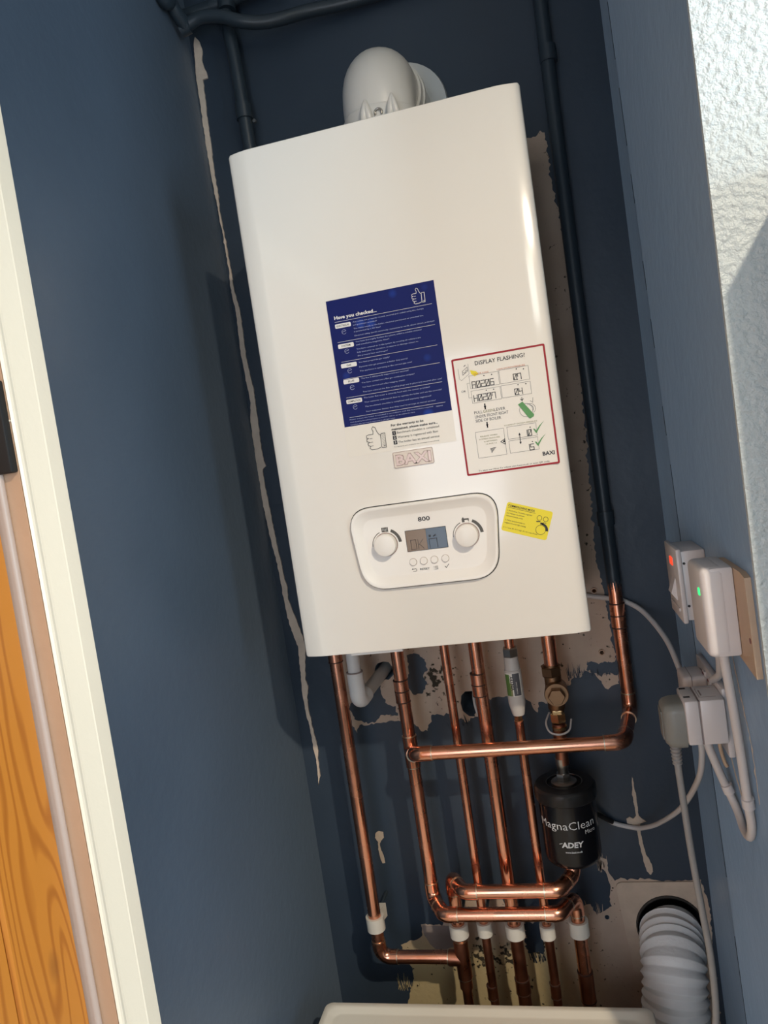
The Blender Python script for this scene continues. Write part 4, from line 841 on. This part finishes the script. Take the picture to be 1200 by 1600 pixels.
# inline inhibitor
I = thing('inline_inhibitor', 'grey-white plastic inline scale inhibitor with a green label, hanging under the boiler', 'water filter', (.268, PY, -.19))
b = B(); lathe(b, [(.0080, -.0006), (.0080, -.066)], (.2690, PY, 0), n=18); obj('pipe_stub', b, 'copper', I, 60)
b = B(); hexnut(b, (.2690, PY, -.0795), (0, 0, 1), .0128, .015); obj('nut', b, 'chrome', I)
b = B(); lathe(b, [(.0095, -.0790), (.0112, -.0800), (.0125, -.1000), (.0135, -.1010), (.0135, -.1560), (.0128, -.1600), (.0105, -.1720), (.0095, -.1760)], (.2685, PY, 0), n=28); body = obj('body', b, 'inhib', I, 30)
iw = lambda dr: (lambda u, v: (.2685 + (.0135 + dr) * math.sin(u / .0135), PY - (.0135 + dr) * math.cos(u / .0135), v))
def wrapped(name, u0, u1, v0, v1, dr, mt, n=8):
    bm = B(); f = iw(dr); lo = [bm.verts.new(f(u0 + (u1 - u0) * k / n, v0)) for k in range(n + 1)]; hi = [bm.verts.new(f(u0 + (u1 - u0) * k / n, v1)) for k in range(n + 1)]
    for k in range(n): bm.faces.new((lo[k], lo[k + 1], hi[k + 1], hi[k]))
    return obj(name, bm, mt, body)
wrapped('label_band', -.0160, .0120, -.1420, -.1040, .0002, 'stick'); wrapped('green_print', -.0150, -.0060, -.1415, -.1060, .0004, 'green'); wrapped('green_print', -.0060, -.0030, -.1415, -.1200, .0004, 'olive'); wrapped('grey_print', -.0010, .0105, -.1410, -.1045, .0004, 'dgrey')
P = Print(0, 0, 0, fn=iw(.0006)); P.text(-.0002, -.1320, 'VINTEY', .0048, .0240, 'L', .03, 0, 90); P.done('lettering', 'ink', body)
P = Print(0, 0, 0, fn=iw(.0007)); P.text(.0048, -.1380, 'COMBI CARE', .0016, .0200, 'L', .01, 0, 90); P.done('lettering', 'stick', body)
b = B(); hexnut(b, (.2675, PY, -.1880), (0, 0, 1), .0070, .0125); obj('brass_end', b, 'brassb', I)

# condensate pipe
K = thing('condensate_pipe', 'white plastic condensate pipe with an elbow turning back into a hole in the wall', 'pipe', (.006, PY - .01, -.14))
kx = .0095
b = B(); tube(b, [(kx, .19, -.0006), (kx - .001, .19, -.092)], .0112, 22); obj('pipe_section', b, 'cond', K, 60)
e0 = Vector((kx - .001, .19, -.1330)); dirb = (Vector((.0335, .330, -.1115)) - e0).normalized()
arc, T = arc_corner(e0, (0, 0, -1), dirb, .0125); b = B(); tube(b, [(kx - .001, .19, -.0800)] + arc + [arc[-1] + dirb * .016], .0138, 24); el = obj('elbow', b, 'cond', K, 60)
b = B(); tube(b, [(kx - .001, .19, -.0798), (kx - .001, .19, -.0815)], .0141, 24); obj('joint_ring', b, 'greyfill', el, 60)
b = B(); tube(b, [arc[-1] + dirb * .010, e0 + dirb * .165], .0112, 22); obj('pipe_section', b, 'condg', K, 60, 'greyish length running back to the wall')

# blue-painted pipes at the top left
TP = thing('painted_pipe', 'blue-painted pipe rising from behind the top left of the boiler', 'pipe', (-.058, .265, 0.75))
b = B(); tube(b, smoothpath([(-.054, .2892, .585), (-.054, .279, .590), (-.0545, .267, .606), (-.055, .265, .63)], 5)[:-1] + [(-.055, .265, .63), (-.058, .265, .85), (-.0595, .265, .96), (-.063, .265, 1.034), (-.060, .270, CZ - .0005)], .0112, 18); obj('pipe_section', b, 'navy_pipe', TP, 60)
b = B(); tube(b, [(-.0585, .265, .873), (-.0585, .265, .898)], .0140, 18); box(b, -.064, -.053, .274, .2896, .878, .893); cl = obj('pipe_clip', b, 'navy_pipe', TP, 60)
b = B(); lathe(b, [(.003, 0), (.003, .006)], (-.043, .272, .868), (0, -1, 0), 10); obj('screw', b, 'chrome', cl, 40)
b = B(); tube(b, [(-.059, .262, 1.052), (-.058, .264, 1.085)], .0150, 18); obj('coupling', b, 'navy_pipe', TP, 60)
TQ = thing('painted_pipe', 'blue-painted pipe bending along the top of the back wall, crossing the rising pipe', 'pipe', (-.02, .245, 1.03))
pts = smoothpath([(-.128, .236, 1.030), (-.100, .236, 1.037), (-.065, .236, 1.030), (-.030, .238, 1.014), (.000, .245, 1.008), (.035, .252, 1.008), (.080, .262, 1.014), (.160, .270, 1.014), (.300, .272, 1.018), (.420, .272, 1.022)], 6)
b = B(); tube(b, pts, .0105, 16); obj('pipe_section', b, 'navy_pipe', TQ, 60)
b = B(); tube(b, smoothpath([(-.126, .236, 1.028), (-.132, .205, 1.05), (-.133, .16, 1.095), (-.133, .12, CZ - .002)], 6), .0115, 16); obj('corner_pipe', b, 'navy_pipe', TQ, 60)
b = B(); tube(b, [(-.120, .236, 1.031), (-.136, .236, 1.028)], .0130, 16); obj('elbow', b, 'navy_pipe', TQ, 60)
TR = thing('painted_pipe', 'short blue-painted pipe and bracket above the bending pipe at the top left edge', 'pipe', (-.05, .268, 1.075))
b = B(); tube(b, [(-.1445, .268, 1.068), (-.055, .268, 1.070), (.04, .268, 1.080)], .0105, 16); obj('pipe_section', b, 'navy_pipe', TR, 60)
b = B(); tube(b, [(-.088, .268, 1.069), (-.050, .268, 1.070)], .0132, 16); obj('coupling', b, 'navy_pipe', TR, 60)

# ------------------------------------------------------------------ electrical fittings on the right wall
WX = 0.5329
SP = thing('fused_spur', 'small white fused switch box with a red neon, behind the larger white box', 'switch', (.52, -.011, .012))
b = B(); box(b, .505, WX, -.050, .029, .016, .101, .002); obj('back_box', b, 'socket', SP, 40)
b = B(); box(b, .4995, .5055, -.053, .032, .013, .104, .0018); fp = obj('face_plate', b, 'socket', SP, 40)
b = B(); box(b, .4982, .4999, -.022, -.006, .080, .090, .0006); obj('neon', b, 'led_r', fp)
b = B(); prism(b, [(.4998, -.026, .066), (.4998, -.026, .036), (.4930, -.026, .046)], (0, .022, 0)); obj('rocker', b, 'socket', fp)
b = B(); box(b, .4978, .4998, -.040, .019, .026, .030, .0005); obj('fuse_holder', b, 'socket', fp)
for z in (.034, .086):
    b = B(); lathe(b, [(.0016, 0), (.0016, .0008)], (.508, -.0501, z), (0, -1, 0), 8); obj('screw_hole', b, 'gap', fp)
RB = thing('wireless_receiver', 'larger white rounded box with a green light, on a bare wooden board', 'receiver', (.515, -.18, .018))
b = B(); box(b, .5040, .5270, -.2130, -.1440, .0180, .1080, .0030); obj('back_box', b, 'socket', RB, 40)
b = B(); box(b, .4960, .5200, -.2135, -.1435, .0175, .1085, .0065, 4); obj('cover', b, 'socket', RB, 40)
b = B(); box(b, .4949, .4968, -.2035, -.1975, .0800, .0875, .0008); obj('green_light', b, 'led_g', RB)
BO = thing('mounting_board', 'bare wooden offcut board behind the white box with the green light', 'board', (.53, -.20, .015))
b = B(); prism(b, [(WX - .006, -.150, .1065), (WX - .006, -.238, .1065), (WX - .006, -.2530, .1035), (WX - .006, -.2575, .0085), (WX - .006, -.190, .0150), (WX - .006, -.150, .0200)], (.0058, 0, 0)); pb = obj('board', b, 'ply', BO)
b = B(); lathe(b, [(.0028, 0), (.0028, .0003)], (WX - .006, -.249, .043), (-1, 0, 0), 10); obj('knot', b, 'redmark', BO)

DS = thing('double_socket', 'white double wall socket half hidden by a cube adaptor', 'socket', (.53, -.018, -.138))
b = B(); box(b, .5250, WX, -.091, .055, -.139, -.056, .0022); obj('face_plate', b, 'socket', DS, 40)
for y in (-.002, -.030):
    b = B(); box(b, .5222, .5256, y - .006, y + .006, -.076, -.062, .001); r_ = obj('rocker', b, 'socket', DS)
    b = B(); box(b, .5217, .5224, y - .004, y + .004, -.0665, -.0640); obj('red_mark', b, 'redmark', r_)
BP = thing('white_plug', 'small white plug in the far half of the double socket, behind the cube adaptor', 'plug', (.51, .012, -.105))
b = B(); box(b, .4955, .5248, -.012, .036, -.115, -.066, .005, 3); obj('body', b, 'socket', BP, 40)
b = B(); box(b, .5060, .5066, -.0123, .0363, -.1153, -.0657); obj('seam', b, 'greyfill', BP)
AD = thing('socket_adaptor', 'white cube-shaped plug adaptor pushed into the double socket, holding the grey plug', 'adaptor', (.503, -.08, -.115))
b = B(); box(b, .4975, .5248, -.1070, -.0540, -.1150, -.0625, .0025); obj('body', b, 'socket', AD, 40)
b = B(); box(b, .4810, .4968, -.1070, -.0540, -.1150, -.0625, .0025); obj('face', b, 'socket', AD, 40)
b = B(); box(b, .4966, .4977, -.1062, -.0548, -.1142, -.0633); obj('seam', b, 'greyfill', AD)
for x, y in ((.4865, -.062), (.4865, -.092)):
    b = B(); box(b, x - .0035, x + .0035, y - .0022, y + .0022, -.0628, -.0622); obj('slot', b, 'gap', AD)
b = B(); 
for a in ((.500, .5175, -.0660, -.0655), (.500, .5175, -.0960, -.0955)): box(b, a[0], a[1], a[2], a[3], -.0627, -.0622)
box(b, .4995, .5000, -.0960, -.0655, -.0627, -.0622); box(b, .5020, .5035, -.090, -.072, -.0627, -.0622); obj('fuse_outline', b, 'greyfill', AD)
GP = thing('grey_plug', 'grey rubber mains plug with a ribbed neck, plugged into the cube adaptor', 'plug', (.47, -.08, -.12))
b = B(); nn = 10
loops = []
for x, sc in ((.4808, 1.0), (.4700, 1.0), (.4620, .93), (.4580, .80), (.4570, .62)):
    loops.append([b.verts.new((x, -.0805 + (y + .0) * sc, -.0945 + (z) * sc)) for y, z in [(p[0], p[1]) for p in rrect(-.0235, .0235, -.0265, .0265, .010, 4)]])
for a, c in zip(loops, loops[1:]):
    for k in range(len(a)): b.faces.new((a[k], a[(k + 1) % len(a)], c[(k + 1) % len(a)], c[k]))
b.faces.new(loops[0][::-1]); b.faces.new(loops[-1]); obj('body', b, 'greyplug', GP, 50)
b = B(); prism(b, [(.4572, -.0930, -.078), (.4572, -.0680, -.078), (.4572, -.0700, -.112), (.4572, -.0910, -.112)], (-.0012, 0, 0)); obj('grip', b, 'greyplug', GP)
b = B(); hs = []
for k in range(26): hs.append((.0068 - .00004 * k if (k % 4) < 2 else .0048, -.119 - .0011 * k))
lathe(b, hs, (.4690, -.0805, 0), n=16); obj('ribbed_neck', b, 'greycable', GP, 40)
b = B(); tube(b, smoothpath([(.4690, -.0805, -.145), (.4700, -.0805, -.185), (.4720, -.0800, -.255), (.4760, -.0790, -.33), (.4795, -.0780, -.39), (.4780, -.0770, -.46), (.4700, -.0750, -.52), (.4600, -.0500, -.70), (.4550, -.0100, -1.00), (.4550, .1000, FZ + .005)], 8), .0041, 14); obj('cord', b, 'greycable', GP, 60)

def cable(label, pts, r, mt='trunk', name='cable', cat='cable', sub=8):
    bm = B(); tube(bm, smoothpath(pts, sub), r, 14)
    o = obj(name, bm, mt, None, 60); tag(o, label, cat); return o
cable('white cable leaving the wall behind the boiler and arching down to the socket', [(.395, .283, -.010), (.429, .2830, -.018), (.444, .2835, -.021), (.457, .2830, -.025), (.485, .262, -.042), (.508, .205, -.075), (.5165, .150, -.112), (.5175, .105, -.130), (.5120, .06, -.122), (.508, .0365, -.10)], .0042)
sag = cable('white cable sagging across the back wall from the socket to behind the black filter', [(.4990, -.066, -.1155), (.5020, -.050, -.150), (.5010, .000, -.205), (.4880, .100, -.292), (.4655, .220, -.377), (.445, .265, -.408), (.428, .2835, -.4175), (.3985, .2835, -.409), (.384, .280, -.398), (.3715, .2745, -.387), (.362, .2720, -.380)], .0038)
sl = B(); tube(sl, smoothpath([(.3945, .2832, -.4063), (.384, .280, -.398), (.3715, .2745, -.387), (.361, .2720, -.380)], 5), .0042, 12); obj('dark_sleeve', sl, 'fblackm', sag, 60)
LP = thing('cable_loop', 'thick white cable looping from the adaptor up into the box with the green light', 'cable', (.525, -.12, -.19))
b = B(); tube(b, smoothpath([(.5030, -.088, -.1155), (.5060, -.086, -.130), (.5160, -.078, -.165), (.5240, -.076, -.190), (.5280, -.088, -.205), (.5278, -.112, -.2135), (.5278, -.138, -.2080), (.5270, -.158, -.185), (.5240, -.168, -.150), (.5215, -.175, -.100), (.5165, -.190, -.04), (.5120, -.196, .019)], 8), .0048, 14); obj('sheath', b, 'trunk', LP, 60)
for p, q in (((.5205, -.077, -.1765), (.5235, -.0765, -.1865)), ((.5250, -.166, -.160), (.5240, -.1685, -.149))):
    b = B(); tube(b, [p, q], .0066, 14); obj('cable_clip', b, 'socket', LP, 60)
cable('short white cable curling between the white box and the socket', [(.5120, -.165, .0185), (.5165, -.150, .000), (.5215, -.120, -.020), (.5250, -.090, -.040), (.5225, -.060, -.055)], .0042)
cable('bundle of bare pinkish earth wires poking out below the adaptor', [(.5160, -.092, -.1155), (.5175, -.088, -.130), (.5205, -.084, -.145), (.5230, -.082, -.152)], .0022, 'ply', 'wire', 'wire')
cable('thin grey wire poking out of the black hole in the wall', [(.186, .345, -.150), (.187, .30, -.165), (.188, .284, -.180), (.191, .280, -.196), (.197, .281, -.210), (.203, .284, -.218)], .0022, 'trunk', 'wire', 'wire')

# ------------------------------------------------------------------ vent, hose and the appliance below
VT = thing('vent_plate', 'square cream plastic vent plate with rounded corners on the bare wall, lower right', 'vent', (.457, .29, -.68))
out = [(.386, -.525), (.389, -.519), (.395, -.5165), (.521, -.5175), (.526, -.523), (.5265, -.675), (.520, -.682), (.405, -.681), (.398, -.676)]
obj('plate', fill2d([out, circle(.4675, -.597, .0545, 40)], .0025, .2864), 'filler', VT, label='cream plate, edge slightly proud')
b = B(); lathe(b, [(.0545, .004), (.0560, .003), (.0565, -.002), (.0545, -.003), (.0530, -.03), (.0522, -.03), (.0525, .003)], (.4675, .2862, -.597), (0, -1, 0), 40, caps=False); obj('spigot', b, 'hole', VT, 40, 'dark ring round the opening')
HS = thing('vent_hose', 'white ribbed flexible hose coming out of the wall vent and dropping behind the appliance', 'hose', (.45, .2, -.75))
hp = smoothpath([(.4675, .2880, -.606), (.4672, .282, -.6065), (.4640, .262, -.610), (.4600, .228, -.622), (.4550, .206, -.655), (.4500, .198, -.700), (.4460, .196, -.760), (.4420, .195, -.86), (.44, .195, -1.05), (.44, .195, FZ + .004)], 60)
b = B(); rr = []; acc = 0.0
for i, p in enumerate(hp):
    if i: acc += (p - hp[i - 1]).length
    fold = acc < .235
    wob = mnoise.noise(Vector((acc * 38, 1, 5))) * .35; pit = .0145 if fold else .0042; amp = (.0026 + .0012 * mnoise.noise(Vector((acc * 60, 2, 8)))) if fold else .0004
    ph = (acc / pit + (wob if fold else 0)) % 1.0; rr.append(.0495 + amp * (1 - abs(2 * ph - 1) * 2) + .0012 * mnoise.noise(Vector((acc * 45, 7, 1))))
tube(b, hp, rr, 40); obj('ribbed_tube', b, 'hose', HS, 180)

DZ = -.59
D = thing('tumble_dryer', 'white appliance with a raised rim round its top, below the copper pipes', 'appliance', (.16, -.15, FZ))
dx0, dx1, dy0, dy1 = -.0930, .4130, -.375, .0920
b = B(); box(b, dx0, dx1, dy0 + .01, dy1, FZ + .015, DZ - .020, .008); obj('body', b, 'dryer', D, 40)
b = B(); rings = []
for i, z in ((0, DZ - .022), (0, DZ - .003), (.0012, DZ - .0008), (.003, DZ), (.0085, DZ), (.0110, DZ - .0006), (.0180, DZ - .0050), (.0215, DZ - .0058)):
    rings.append([b.verts.new((x, y, z)) for x, y in rrect(dx0 + i, dx1 - i, dy0 + i, dy1 - i, max(.004, .012 + (i > .009) * .008 - i * .3), 5)])
for a, c in zip(rings, rings[1:]):
    for k in range(len(a)): b.faces.new((a[k], a[(k + 1) % len(a)], c[(k + 1) % len(a)], c[k]))
b.faces.new(rings[0][::-1]); b.faces.new(rings[-1]); obj('lid', b, 'dryer', D, 30)
b = B(); lathe(b, [(.165, -.008), (.165, .010), (.150, .018), (.0001, .020)], (.16, dy0 + .01, -.98), (0, -1, 0), 40, caps=False); obj('door', b, 'dryer', D, 40)
b = B(); box(b, dx0 + .02, dx1 - .02, dy0 + .003, dy0 + .0105, -.70, -.63, .002); obj('fascia', b, 'panelw', D)
for x in (dx0 + .04, dx1 - .04):
    for y in (dy0 + .05, dy1 - .05):
        b = B(); lathe(b, [(.016, 0), (.016, .016)], (x, y, FZ), n=14); obj('foot', b, 'rubber', D)
